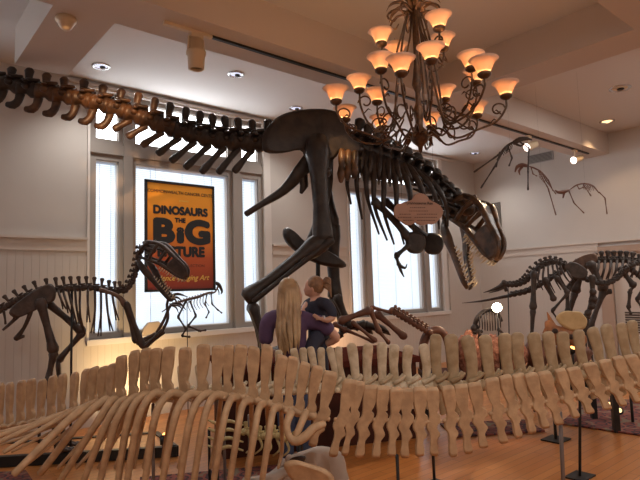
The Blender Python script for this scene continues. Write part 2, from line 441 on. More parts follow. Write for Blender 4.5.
# smoke detector
p = on_h(66, 18, HS)
t = thing('smoke_detector', 'cream round detector on the underside of the ceiling beam', 'smoke detector', p)
obj('base', MB().lathe([(.001, 0), (.085, 0), (.085, -.03), (.07, -.045)], p, Z, 18), 'plastic', t)
obj('dome', MB().lathe([(.07, -.045), (.05, -.085), (.03, -.105), (.001, -.108)], p, Z, 18), 'plastic', t)
# track lighting
YT = 4.30
t = thing('track_rail', 'long thin black lighting track along the beam underside', 'lighting track', (6, YT, HS))
obj('rail_body', MB().box((2.42, YT-.018, HS-.022), (10.35, YT+.018, HS)), 'black', t)
obj('feed_box', MB().box((1.95, YT-.02, HS-.03), (2.42, YT+.02, HS)), 'plastic', t)
t = thing('track_spotlight', 'cream cylinder spotlight, unlit, hanging straight down from the beam track', 'spotlight', (2.26, YT, HS), 'track spotlights')
c = V((2.26, YT, HS))
obj('adapter', MB().box((2.20, YT-.03, HS-.075), (2.32, YT+.03, HS-.022)), 'plastic', t)
y_ = MB()
for s_ in (-1, 1): y_.tube([c+V((s_*.068, 0, -.07)), c+V((s_*.078, 0, -.19))], .012, seg=6)
obj('yoke', y_, 'plastic', t)
obj('can', MB().lathe([(.001, -.075), (.06, -.08), (.066, -.19), (.088, -.195), (.09, -.225), (.078, -.24), (.072, -.36), (.055, -.365), (.05, -.34)], c, Z, 18), 'plastic', t)
SPOTS = []
for px, py, lab in ((538, 138, 'lit track spotlight nearer the chandelier, above the hanging skeletons'), (574, 155, 'lit track spotlight at the far end of the track near the side wall')):
    q = on_h(px, py-6, HS); q = V((q.x, YT, HS))
    t = thing('track_spotlight', lab, 'spotlight', q, 'track spotlights')
    h = q + V((0, 0, -.20)); dirn = (at(60, 330, 5.0)-h).normalized()
    obj('adapter', MB().box((q.x-.05, YT-.03, HS-.06), (q.x+.05, YT+.03, HS-.022)), 'plastic', t)
    obj('arm', MB().tube([q+V((0, 0, -.05)), h+V((0, 0, .02))], .014, seg=6), 'plastic', t)
    obj('can', MB().lathe([(.001, -.20), (.055, -.18), (.06, -.03), (.068, .05), (.07, .06), (.062, .062)], h, dirn, 18), 'plastic', t)
    obj('lamp_face', MB().lathe([(.063, .052), (.04, .056), (.001, .058)], h, dirn, 18), 'spotglow', t)
    SPOTS.append((h, t))
# ------------------------------------------------------------------ skull builder (theropod)
def skull(root, o, f, L, gape, m_cr, m_jaw, m_teeth, wide=1.0, tall=1.0, roll=0.0, fang=1.0):
    f = f.normalized(); u = (Z - f*f.dot(Z)).normalized(); s = f.cross(u)
    if roll: u, s = u*math.cos(roll)+s*math.sin(roll), s*math.cos(roll)-u*math.sin(roll)
    P = lambda x, y, z: o + f*(x*L) + s*(y*L) + u*(z*L*tall)
    roof = [(0, .13), (.12, .20), (.30, .245), (.48, .22), (.66, .175), (.84, .14), (.95, .08), (1.0, -.01)]
    low = [(0, -.10), (.12, -.09), (.28, -.06), (.45, -.035), (.65, -.045), (.85, -.06), (.98, -.055)]
    wid = [(0, .15), (.15, .19), (.30, .17), (.5, .115), (.75, .08), (.92, .06), (1.0, .035)]
    W_ = lambda x: lerp_tab(wid, x)*wide
    c = MB()
    for sg in (-1, 1):
        c.tube([P(x, sg*W_(x)*.82, z) for x, z in roof], [L*q for q in (.03, .034, .038, .036, .03, .03, .028, .02)], seg=8, sub=3)
        c.tube([P(x, sg*W_(x), z) for x, z in low], [L*q for q in (.03, .024, .026, .034, .034, .032, .02)], seg=8, sub=3)
        c.tube([P(.47, sg*W_(.47)*.85, .2), P(.46, sg*W_(.46)*1.02, .1), P(.43, sg*W_(.45), -.03)], [L*.034, L*.024, L*.03], seg=7, sub=2)
        c.tube([P(.29, sg*W_(.3)*.85, .22), P(.27, sg*W_(.27)*1.06, .1), P(.28, sg*W_(.28), -.05)], [L*.036, L*.027, L*.03], seg=7, sub=2)
        c.tube([P(.10, sg*W_(.1)*.85, .18), P(.05, sg*W_(.1)*1.05, .06), P(.03, sg*W_(.03), -.13)], [L*.036, L*.03, L*.034], seg=7, sub=2)
        c.tube([P(.08, sg*W_(.1), .09), P(.27, sg*W_(.27), .12)], L*.022, seg=6)
        sn = [P(x, sg*W_(x)*.95, z) for x, z in ((.60, -.04), (.64, .16), (.78, .145), (.90, .115), (.97, .05), (1.0, -.02), (.95, -.065), (.8, -.065))]
        c.plate(sn, s, L*.05)
    rr = [x for x in roof if x[0] >= .25]
    for (x0, z0), (x1, z1) in zip(rr, rr[1:]):
        c.obox((P(x0, 0, z0-.012)+P(x1, 0, z1-.012))*.5, ((P(x1, 0, z1)-P(x0, 0, z0))*.53, s*(L*W_((x0+x1)/2)*.80), u*(L*.016)))
    c.ball(P(.10, 0, .08), (f*(L*.13), s*(L*.10*wide), u*(L*.10)), 10, 7)
    c.ball(P(-.02, 0, .03), L*.05, 8, 5)
    for q in range(5): c.ball(P(.16+.09*q, (-1)**q*.05*wide, .24-.01*q), L*.03, 6, 4)
    cr = obj('skull', c, m_cr, root)
    for sg in (-1, 1):
        t = MB()
        for q in range(11):
            x = .50 + .47*q/10; l = (.05+.035*math.sin(q*1.9)**2)*L*fang
            a = P(x, sg*W_(x)*.97, -.075); t.tube([a, a-u*(l*.55)-f*(l*.06), a-u*l-f*(l*.22)], [L*.015*fang, L*.011*fang, L*.002], seg=5)
        obj('upper_tooth_row', t, m_teeth, cr)
    # lower jaw swings about the quadrate
    g = math.radians(gape); fj = f*math.cos(g)-u*math.sin(g); uj = u*math.cos(g)+f*math.sin(g); jo = P(.04, 0, -.15)
    J = lambda x, y, z: jo + fj*(x*L) + s*(y*L) + uj*(z*L*tall)
    j = MB(); wj = lambda x: W_(x)*(.95 if x < .9 else .75)
    for sg in (-1, 1):
        out = [(0, -.03), (0, .03), (.16, .055), (.32, .06), (.45, .03), (.7, .02), (.92, .025), (.95, -.02), (.86, -.06), (.6, -.07), (.35, -.085), (.15, -.075)]
        pts = [J(x, sg*wj(x), z) for x, z in out]
        # two half plates follow the inward curve of the jaw
        lo_ = [(x, z) for x, z in out]
        j.tube([J(0, sg*wj(0), 0), J(.16, sg*wj(.16), -.012), J(.32, sg*wj(.32), -.015), J(.5, sg*wj(.5), -.025), J(.7, sg*wj(.7), -.025), J(.88, sg*wj(.88), -.02), J(.96, sg*.02, -.02)],
               [L*q for q in (.035, .062, .072, .05, .046, .043, .035)], ref=uj, flat=.42, seg=8, sub=3)
        j.ball(J(0, sg*wj(0), .0), L*.036, 7, 5)
    jw = obj('lower_jaw', j, m_jaw, root)
    for sg in (-1, 1):
        t = MB()
        for q in range(10):
            x = .46 + .48*q/9; l = (.04+.03*math.sin(q*2.3)**2)*L*fang
            a = J(x, sg*wj(x)*.96, .012); t.tube([a, a+uj*(l*.55), a+uj*l-fj*(l*.2)], [L*.013*fang, L*.010*fang, L*.002], seg=5)
        obj('lower_tooth_row', t, m_teeth, jw)
    return P
def toes(mb, base, dirs, r, claw=True):
    for d in dirs:
        p0 = base; d = V(d); l = d.length; dn = d.normalized()
        p1 = p0+dn*(l*.45)+Z*(l*.07); p2 = p0+dn*(l*.78)+Z*(l*.03); p3 = p0+dn*l-Z*(l*.06)
        mb.bone(p0, p1, r, 1.35, seg=6); mb.bone(p1, p2, r*.85, 1.35, seg=6); mb.tube([p2, p2.lerp(p3, .5)+Z*(l*.02), p3], [r*.95, r*.7, r*.15], seg=6)
def vertebra(mb, c, fwd, up, side, ln, r, sp, sp_w, lean=0.0, wing=0.0, blunt=1.0, th=.32):
    """spool body, tall spine, side wings"""
    mb.tube([c-fwd*(ln*.5), c-fwd*(ln*.3), c, c+fwd*(ln*.3), c+fwd*(ln*.5)], [r*.96, r*1.02, r*.62, r*1.02, r*.96], seg=10)
    b = c + up*(r*.5); t = c + up*(r+sp) + fwd*lean
    mb.tube([b, b.lerp(t, .25), b.lerp(t, .6), b.lerp(t, .9), t], [sp_w*.75, sp_w*.62, sp_w*.75, sp_w*blunt, sp_w*.8*blunt], ref=fwd, flat=th, seg=8)
    if wing:
        for s_ in (-1, 1): mb.tube([c+up*(r*.6), c+up*(r*.75)+side*(s_*wing*.6), c+up*(r*.5)+side*(s_*wing)], [r*.5, r*.32, r*.24], ref=fwd, flat=.6, seg=6)
    for s_ in (-1, 1): mb.tube([c+up*(r*1.0)+side*(s_*r*.4)-fwd*(ln*.1), c+up*(r*1.25)+side*(s_*r*.45)+fwd*(ln*.62)], [r*.3, r*.22], seg=5)

# ------------------------------------------------------------------ the big tyrannosaur
PL = Plane(0, 5.25, 470, 6.55)
rex = thing('tyrannosaur_skeleton', 'huge dark brown mounted dinosaur skeleton with open toothed jaws, stretched under the chandelier', 'dinosaur skeleton', PL.p(310, 352))
tail = [(-24, 79, 57), (-7, 82, 63), (10, 85, 68), (27, 89, 69), (45, 92.5, 74), (63, 96, 78), (82, 99.5, 80), (100, 104, 85), (117, 109, 89), (134, 115, 93), (150, 121, 98), (166, 127, 103), (183, 132, 108), (198, 136, 112), (212, 139, 115), (226, 141, 117), (240, 142, 119), (254, 143, 121)]
pts = [PL.p(x, y) for x, y, _ in tail]
for i, (x, y, ty) in enumerate(tail):
    c = pts[i]; f = (pts[min(i+1, len(pts)-1)]-pts[max(i-1, 0)]).normalized(); up = (Z-f*f.dot(Z)).normalized(); sd = f.cross(up)
    ln = .168; r = .076+.0020*i; top = PL.p(x, ty); sp = (top-c).length - r
    mb = MB(); vertebra(mb, c, f, up, sd, ln, r, sp, .052, lean=-.015 if i < 9 else -.03, wing=.13 if i < 12 else .17, blunt=.92, th=.55)
    mb.ball(c+sd*(r*.75)+up*(r*.15), (f*.045, sd*.04, up*.035), 8, 5).ball(c+up*(r*1.15)+f*.05, (f*.05, sd*.05, up*.03), 8, 5)
    vt = obj('tail_vertebra', mb, 'rex_lit' if 4 <= i <= 11 else 'rex', rex)  # mid tail wears the lit copy, its rust glow put into the colour
    ch = MB()
    if i < 9:
        a = c - up*(r*.8) - f*.05; k = .115+.006*i
        ch.tube([a, a-up*(k*.55)-f*.005, a-up*(k*.95)-f*.04, a-up*k-f*.10], [.046, .040, .044, .028], ref=f, flat=.6, seg=7, sub=2)
    else:
        k = (.19, .22, .25, .29, .33, .36, .37, .35, .32)[i-9]; a = c-up*(r*.7)-f*.02
        dn = (-up*.80-f*.60).normalized()
        ch.tube([a, a+dn*(k*.45), a+dn*(k*.85), a+dn*k], [.040, .032, .044, .040], ref=f, flat=.6, seg=7, sub=2)
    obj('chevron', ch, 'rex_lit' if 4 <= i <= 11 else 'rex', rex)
# hips
def poly(plane, q, o): return [plane.p(x, y, o) for x, y in q]
IL = [(262, 141), (266, 129), (278, 117), (295, 111), (318, 109), (336, 112), (346, 121), (353, 134), (364, 148), (356, 155), (342, 150), (333, 160), (318, 163), (306, 158), (300, 150), (282, 153), (265, 152)]
for o_ in (.16, -.16): obj('ilium', MB().plate(poly(PL, IL, o_), PL.n, .07, .9), 'rex', rex)
mb = MB()
for k in range(6):
    c = PL.p(268+15*k, 143-.8*k); mb.tube([c-PL.f*.09, c, c+PL.f*.09], [.10, .085, .10], seg=9); mb.tube([c, PL.p(268+15*k, 121-(1.5*k if k < 3 else 3))], [.05, .05], ref=PL.f, flat=.5)
    mb.tube([c+PL.n*.17, c-PL.n*.17], [.05, .05], seg=6)
obj('sacrum', mb, 'rex', rex)
for o_ in (.10, -.10):
    mb = MB().tube([PL.p(311, 157, o_), PL.p(300, 172, o_), PL.p(284, 190, o_*.6), PL.p(262, 204, o_*.4), PL.p(246, 214, o_*.3)], [.085, .085, .055, .036, .034], ref=PL.f, flat=.6, seg=9, sub=3)
    mb.tube([PL.p(303, 172, o_), PL.p(304, 186, o_), PL.p(301, 193, o_)], [.05, .05, .02], ref=PL.f, flat=.5, seg=7)
    obj('ischium', mb, 'rex', rex)
mb = MB()
for o_ in (.11, -.11): mb.tube([PL.p(326, 158, o_), PL.p(327, 190, o_), PL.p(318, 222, o_*.5), PL.p(310, 244, 0)], [.085, .055, .05, .06], seg=8, sub=3)
mb.plate([PL.p(x, y) for x, y in ((283, 231), (289, 228), (304, 242), (324, 249), (344, 262), (342, 268), (318, 264), (298, 253), (286, 242))], PL.n, .15, .8)
obj('pubis', mb, 'rex', rex)
for k in range(3):
    a, b_ = PL.p(342+6.5*k, 150+k, .24), PL.p(341+6.5*k, 182-2*k, .28)
    obj('hip_process', MB().tube([a, a.lerp(b_, .25), a.lerp(b_, .5), a.lerp(b_, .75), b_], [.035, .045, .032, .05, .022], seg=9, sub=3), 'rex_lit', rex)  # lit copy again: the gold highlight is in the bone colour
# near leg
mb = MB()
h, k_, an = PL.p(317, 143, .26), PL.p(323, 240, .34), PL.p(248, 297, .30)
mb.tube([h+PL.n*-.12, h, h.lerp(k_, .12), h.lerp(k_, .35), h.lerp(k_, .65), h.lerp(k_, .9), k_], [.09, .125, .135, .095, .085, .11, .115], seg=10, sub=2)
mb.ball(h.lerp(k_, .30)+PL.f*.09, .06)
obj('femur', mb, 'rex', rex)
mb = MB(); mb.tube([k_+V((0, 0, -.01)), k_.lerp(an, .13), k_.lerp(an, .35), k_.lerp(an, .75), k_.lerp(an, .92), an], [.105, .115, .075, .062, .09, .10], seg=10, sub=2)
obj('tibia', mb, 'rex', rex)
f0, f1 = PL.p(331, 240, .42), PL.p(254, 301, .40); obj('fibula', MB().tube([f0, f0.lerp(f1, .2), f0.lerp(f1, .6), f1], [.055, .036, .024, .032], seg=7, sub=2), 'rex', rex)
mt = PL.p(266, 352, .30); at_ = PL.p(252, 305, .30)
for o_ in (-.075, 0, .075): obj('metatarsal', MB().bone(at_+PL.n*o_, mt+PL.n*(o_*1.6), .042, 1.45), 'rex', rex)
mb = MB(); toes(mb, mt, [PL.f*.45+PL.n*.20-Z*.04, PL.f*.52-Z*.04, PL.f*.42-PL.n*.22-Z*.04, -PL.f*.2+PL.n*.1-Z*.02], .04); obj('foot', mb, 'rex', rex)
# far leg
h, k_, an = PL.p(317, 146, -.26), PL.p(331, 226, -.30), PL.p(335, 296, -.32)
mb = MB().tube([h, h.lerp(k_, .12), h.lerp(k_, .4), h.lerp(k_, .7), h.lerp(k_, .93), k_], [.12, .12, .09, .085, .11, .10], seg=10, sub=2); obj('femur', mb, 'rex', rex)
mb = MB().tube([k_, k_.lerp(an, .15), k_.lerp(an, .4), k_.lerp(an, .75), an], [.11, .11, .08, .07, .09], seg=10, sub=2); obj('tibia', mb, 'rex', rex)
mt = PL.p(346, 326, -.32)
for o_ in (-.075, 0, .075): obj('metatarsal', MB().bone(an+PL.n*o_, mt+PL.n*(o_*1.6), .045, 1.4), 'rex', rex)
mb = MB(); toes(mb, mt, [PL.f*.48+PL.n*.16-Z*.06, PL.f*.56-Z*.10, PL.f*.40-PL.n*.18-Z*.10, -PL.f*.1-Z*.14], .048); obj('foot', mb, 'rex', rex)
# back and neck
back = [(352, 143, 121), (362, 148, 127), (372, 152, 132), (382, 156, 139), (392, 160, 145), (402, 165, 150), (412, 170, 156), (421, 176, 163), (429, 183, 170), (436, 190, 177), (443, 196, 184), (449, 202, 189), (454, 208, 194), (458, 214, 200)]
pts = [PL.p(x, y) for x, y, _ in back]
for i, (x, y, ty) in enumerate(back):
    c = pts[i]; f = (pts[min(i+1, len(pts)-1)]-pts[max(i-1, 0)]).normalized(); up = (Z-f*f.dot(Z)).normalized(); sd = f.cross(up)
    top = PL.p(x+2, ty-3); r = .115 if i < 9 else .10
    mb = MB(); vertebra(mb, c, f, up, sd, .13, r, max(.05, (top-c).length-r), .068, lean=.0, wing=.24 if i < 9 else .18, blunt=1.1, th=.5)
    if i >= 8:
        for s_ in (-1, 1): mb.tube([c+sd*(s_*.10), c+sd*(s_*.15)-up*.08-f*.1, c+sd*(s_*.13)-up*.13-f*.2], [.035, .022, .012], seg=6)
    obj('neck_vertebra' if i >= 9 else 'back_vertebra', mb, 'rex', rex)
ribs = [((352, 147), (350, 168), (347, 184), (351, 204), .10), ((358, 150), (357, 172), (357, 190), (362, 219), .16), ((366, 152), (366, 178), (368, 200), (379, 234), .24),
        ((374, 155), (374, 182), (375, 208), (387, 240), .30), ((383, 158), (384, 186), (384, 212), (394, 244), .34), ((391, 160), (396, 186), (397, 214), (404, 244), .36),
        ((398, 163), (408, 184), (411, 206), (414, 234), .36), ((405, 166), (419, 183), (425, 204), (427, 232), .34), ((411, 169), (429, 184), (437, 204), (439, 229), .31), ((418, 173), (437, 188), (446, 206), (448, 226), .27)]
full = []
for q0_, q1_ in zip(ribs, ribs[1:]):
    full.append(q0_)
    if q0_[0][0] > 356: m4 = [V(((a[0]+b_[0])/2, (a[1]+b_[1])/2)) for a, b_ in zip(q0_[:4], q1_[:4])]; full.append((tuple(m4[0]), tuple(m4[0].lerp(m4[1], .45)), tuple(m4[0].lerp(m4[1], .8)), tuple(m4[1]), (q0_[4]+q1_[4])*.38))
ribs = full+[ribs[-1]]
for a, b_, c, d, w in ribs:
    for sg in (1, -1):
        s0 = .05*sg
        obj('rib', MB().tube([PL.p(*a, s0), PL.p(*b_, sg*w*.95), PL.p(*c, sg*w), PL.p(*d, sg*w*.55)], [.058, .036, .024, .012], seg=6, sub=4), 'rex', rex)
# shoulder and arms
for sg, dx in ((1, 0), (-1, 19)):
    w = .33*sg
    mb = MB().tube([PL.p(374+dx*.6, 201, w), PL.p(386+dx*.6, 212, w), PL.p(400+dx*.7, 227, w), PL.p(411+dx, 241, w)], [.055, .036, .042, .06], ref=PL.f, flat=.5, seg=8, sub=3)
    cc = [(407, 234), (415, 232), (424, 236), (425, 246), (420, 253), (411, 253), (406, 247)]
    mb.plate([PL.p(x+dx*.95, y+(0 if sg > 0 else 1), w) for x, y in cc], PL.n, .06, .8); obj('scapula', mb, 'rex', rex)
    e_, w_ = PL.p(396+dx, 256, w+.02), PL.p(399+dx, 265, w+.03)
    mb = MB().bone(PL.p(409+dx, 245, w), e_, .026, 1.5).bone(e_, w_, .02, 1.4)
    hd = MB()
    hd.tube([w_, PL.p(401+dx, 271, w+.03), PL.p(404+dx, 277, w+.02)], [.02, .016, .006], seg=6, sub=3).tube([w_, PL.p(405+dx, 268, w+.05), PL.p(407+dx, 264, w+.05)], [.02, .014, .005], seg=6, sub=3)
    if sg > 0:
        ar = obj('forelimb', mb, 'rex', rex); obj('claw', hd, 'rex', ar)
# head
toward = -V((Fw.x, Fw.y, 0)).normalized(); right = V((_R.x, _R.y, 0))
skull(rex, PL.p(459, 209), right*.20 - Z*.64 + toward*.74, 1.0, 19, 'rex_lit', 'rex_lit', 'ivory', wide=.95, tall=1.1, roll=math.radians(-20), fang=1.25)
# steel armature post down to the plinth
obj('support_post', MB().tube([PL.p(318, 150), PL.p(318, 352)], .025), 'black', rex)
# plinth under it
PH = rex.location.z - .055
pa, pb = at(232, 300, 6.5), at(478, 300, 7.0)
q0, q1 = V((PL.f.x, PL.f.y, 0)), V((PL.n.x, PL.n.y, 0)); cx = V((rex.location.x, rex.location.y, 0)) + q0*.02 - q1*.12
pl = thing('display_plinth', 'dark stained wooden plinth under the huge dinosaur skeleton', 'plinth', cx)
obj('plinth_body', MB().obox(cx+Z*((PH-.06)/2), (q0*1.02, q1*.60, Z*((PH-.06)/2))), 'darkwood', pl)
obj('plinth_top', MB().obox(cx+Z*(PH-.03), (q0*1.06, q1*.64, Z*.03)), mat('dark_red_top', (.10, .028, .02), .95, spec=.0), pl)

# cloud shaped name board
SP = Plane(380, 5.75, 450, 5.95)
cl = thing('name_board', 'cloud shaped tan name board with dark lettering hanging in front of the rib cage', 'sign', SP.p(417, 228))
out = [(393.5, 212.5), (394.5, 207), (397, 204), (401, 203.6), (404.5, 201.8), (409, 201), (412, 199.5), (413.5, 196.5), (416.5, 193.8), (420, 193), (424, 194), (427.5, 196.6), (429.3, 200), (433, 201.5), (436.5, 203.4), (440, 205.5), (442.3, 209), (443, 213), (441.5, 217), (438.6, 220), (436, 223), (431.5, 224.6), (427, 224.2), (422.5, 225.6), (418.5, 224.6), (415, 222.6), (411, 225.2), (406.5, 225.4), (402.6, 223.2), (399.5, 220.6), (396, 218), (394, 215.5)]
bd = obj('board', MB().plate([SP.p(x, y) for x, y in out], SP.n, .02, .985, False), 'sign', cl)
def sign_mtx(px, py, o_=.012):
    p = SP.p(px, py, o_); x = Z.cross(SP.n).normalized()
    return Matrix(((x.x, 0, SP.n.x, p.x), (x.y, 0, SP.n.y, p.y), (x.z, 1, SP.n.z, p.z), (0, 0, 0, 1)))
text('lettering', 'Tyrannosaurus Rex', .042, 'ink', sign_mtx(419, 203.2), cl, .0008)
for py, segs in ((207.6, ((410, 426),)), (211, ((409, 428),)), (214.2, ((399.5, 412), (417, 437))), (217.4, ((398, 412), (414.5, 437))), (220.4, ((403, 414), (417, 435)))):
    mb = MB()
    for x0, x1 in segs:
        x = x0
        while x < x1-.8:
            l = random.uniform(.9, 2.6); e = min(x+l, x1); a, b_ = SP.p(x, py-.35, .0118), SP.p(e, py+.35, .0118)
            mb.quad(SP.p(x, py+.38, .0118), SP.p(e, py+.38, .0118), SP.p(e, py-.38, .0118), SP.p(x, py-.38, .0118)); x = e+.5
    obj('small_print', mb, mat('faded_ink', (.15, .08, .055), .8), cl)
for px, tx in ((402, 403), (435, 434)):
    a = SP.p(px, 203.5); b_ = V((a.x, a.y, HC)); obj('hanging_wire', MB().tube([a, b_], .0015, seg=4), 'black', cl)
# ------------------------------------------------------------------ chandelier
CC = at(418, 96, 3.9); zc = lambda py: at(418, py, 3.9).z
ax0 = V((CC.x, CC.y, 0))
ch = thing('chandelier', 'large bronze scroll-arm chandelier with lit amber bell glass shades', 'chandelier', (CC.x, CC.y, zc(140)))
ztop, zhub = zc(2), zc(139)
m = MB().lathe([(.001, ztop+.02), (.02, ztop), (.018, zc(60)), (.03, zc(75)), (.042, zc(84)), (.02, zc(92)), (.022, zc(104)), (.046, zc(112)), (.03, zc(120)), (.026, zc(128)), (.06, zc(134)), (.07, zhub), (.05, zc(144)), (.018, zc(148)), (.012, zc(153)), (.001, zc(155))], ax0, Z, 14)
obj('stem', m, 'bronze', ch)
m = MB()
for q in range(9):
    a = 2*PI*q/9; d = V((math.cos(a), math.sin(a), 0)); p = ax0+Z*zhub
    m.tube([p+d*.05, p+d*.10+Z*.02, p+d*.145-Z*.035], [.03, .026, .004], ref=Z.cross(d), flat=.35, seg=6, sub=2)
obj('hub', m, 'bronze', ch)
m = MB()
for q in range(8):
    a = 2*PI*q/8+.2; d = V((math.cos(a), math.sin(a), 0)); p = ax0+Z*(ztop-.02)
    m.tube([p+d*.02, p+d*.09+Z*.05, p+d*.17+Z*.03, p+d*.21-Z*.03], [.015, .028, .024, .003], ref=Z.cross(d), flat=.3, seg=6, sub=3)
    m.tube([p+d*.03-Z*.03, p+d*.14-Z*.01, p+d*.20-Z*.06, p+d*.16-Z*.10, p+d*.13-Z*.07], [.009, .009, .008, .007, .005], seg=5, sub=3)
obj('leaf_crown', m, 'bronze', ch)
m = MB(); zt = ztop+.02
obj('hanging_rod', MB().tube([ax0+Z*zt, ax0+Z*(HC-.04)], .012, seg=8).lathe([(.001, HC), (.09, HC), (.085, HC-.02), (.03, HC-.06), (.001, HC-.06)], ax0, Z, 16), 'bronze', ch)
def arm(R, ang, pyc, drop, top):
    a = math.radians(ang); d = right*math.cos(a)+toward*math.sin(a); zb = zc(pyc)-.075      # zb: bottom of the cup
    P = lambda r, z: ax0+d*r+Z*z
    mb = MB()
    if top: path = [P(.04, ztop-.02), P(.075+.02*math.sin(ang*7), zc(30)), P(.13+R*.06, zc(40)*.45+(zb-drop)*.55), P(R*.42, zb-drop*.90), P(R*.66, zb-drop), P(R*.88, zb-drop*.72), P(R*.99, zb-drop*.3), P(R, zb)]
    else: path = [P(.04, zhub+.01), P(R*.22, zhub+.06), P(R*.42, zhub-.02), P(R*.66, zb-drop), P(R*.88, zb-drop*.75), P(R*.99, zb-drop*.3), P(R, zb)]
    mb.tube(path, [.008]*len(path), seg=6, sub=5)
    # scrolls and leaves
    c = P(R*.90, zb-.07); sp = [c+(d*math.cos(t)+Z*math.sin(t))*(.055-.0065*t) for t in [x*.7 for x in range(9)]]
    mb.tube([P(R*.99, zb-.05)]+sp, .0065, seg=5, sub=2)
    c = P(R*.50, zb-drop*.75); sp = [c+(d*math.cos(-t+2.6)+Z*math.sin(-t+2.6))*(.07-.008*t) for t in [x*.75 for x in range(8)]]
    mb.tube([P(R*.58, zb-drop*.98)]+sp, .0065, seg=5, sub=2)
    sd = Z.cross(d)
    for t_, e in ((.80, 1), (.93, -1)):
        p = P(R*t_, zb-drop*(.82 if t_ < .9 else .5)); mb.tube([p, p+d*(.03*e)+Z*.03, p+d*(.055*e)+Z*.015], [.012, .013, .002], ref=sd, flat=.35, seg=5)
    A = obj('arm', mb, 'bronze', ch); o = P(R, zb)
    obj('shade_cup', MB().lathe([(.001, -.005), (.022, 0), (.040, .014), (.044, .028), (.036, .036), (.001, .036)], o, Z, 14), 'bronze', A)
    obj('glass_shade', MB().lathe([(.032, .034), (.044, .046), (.052, .066), (.061, .088), (.076, .108), (.094, .121), (.0915, .1215), (.073, .108), (.058, .088), (.049, .066), (.041, .046)], o, Z, 20), 'shade', A)
    obj('candle_bulb', MB().lathe([(.001, .036), (.016, .04), (.02, .056), (.012, .072), (.001, .078)], o, Z, 10), 'bulb', A)
    light('chandelier_glow', 'POINT', o+Z*.085, 1.1, (1.0, .55, .26), ch, shadow_soft_size=.02)
for ang in (10, 58, 110, 170, 212, 250, 290, 328): arm(.605, ang, 97, .20, ang in (58, 212))
for ang in (2, 42, 88, 135, 188, 232, 310): arm(.42, ang, 78, .30, ang in (2, 88, 188, 310))
for ang in (60, 178, -25, -115): arm(.25, ang, 34, .16, True)

# ------------------------------------------------------------------ the long tan skeleton in front
xsF = [1, 11, 21.5, 32, 42, 52.5, 63, 75, 86, 95, 104, 113, 122.5, 135, 146, 157, 169, 186, 204, 218, 229, 241, 255, 268, 282, 294, 306, 318, 331, 351, 360, 371, 384, 396, 407, 420, 432, 448, 461, 474, 491, 505, 518, 530, 543, 559, 573, 589, 603, 617, 630, 643, 656]
topF = [(0, 383), (50, 377), (96, 367), (112, 363), (121, 357), (135, 350), (157, 347), (204, 345), (241, 345), (268, 346), (282, 354), (306, 361), (331, 371), (351, 380), (384, 386), (407, 388), (432, 387), (474, 381), (505, 376), (530, 373), (559, 369), (589, 363), (617, 357), (656, 350)]
cyF = [(0, 428), (40, 421), (80, 412), (112, 404), (150, 397), (204, 394), (241, 396), (268, 402), (300, 410), (331, 418), (351, 420), (384, 420), (420, 422), (450, 420), (480, 415), (520, 405), (560, 397), (600, 388), (656, 377)]
lnF = [(0, -2), (120, -3), (250, -3), (300, -8), (345, -10), (365, -7), (384, -4), (400, -2), (450, 3), (500, 7), (573, 9), (656, 12)]
btF = [(320, 440), (340, 454), (384, 457), (420, 458), (445, 456), (477, 449), (505, 437), (536, 426), (574, 414), (603, 407), (656, 393)]
dF = [(-20, 4.25), (0, 4.15), (60, 3.75), (130, 3.38), (200, 3.25), (300, 3.25), (420, 3.28), (540, 3.36), (656, 3.5)]
fs = thing('marine_reptile_skeleton', 'long low tan skeleton with a picket-like row of flat spines running across the front', 'marine reptile skeleton', at(300, 470, 3.25).xy.to_3d())
cF = []
for x in xsF: cF.append(at(x+lerp_tab(lnF, x), lerp_tab(cyF, x), lerp_tab(dF, x)))
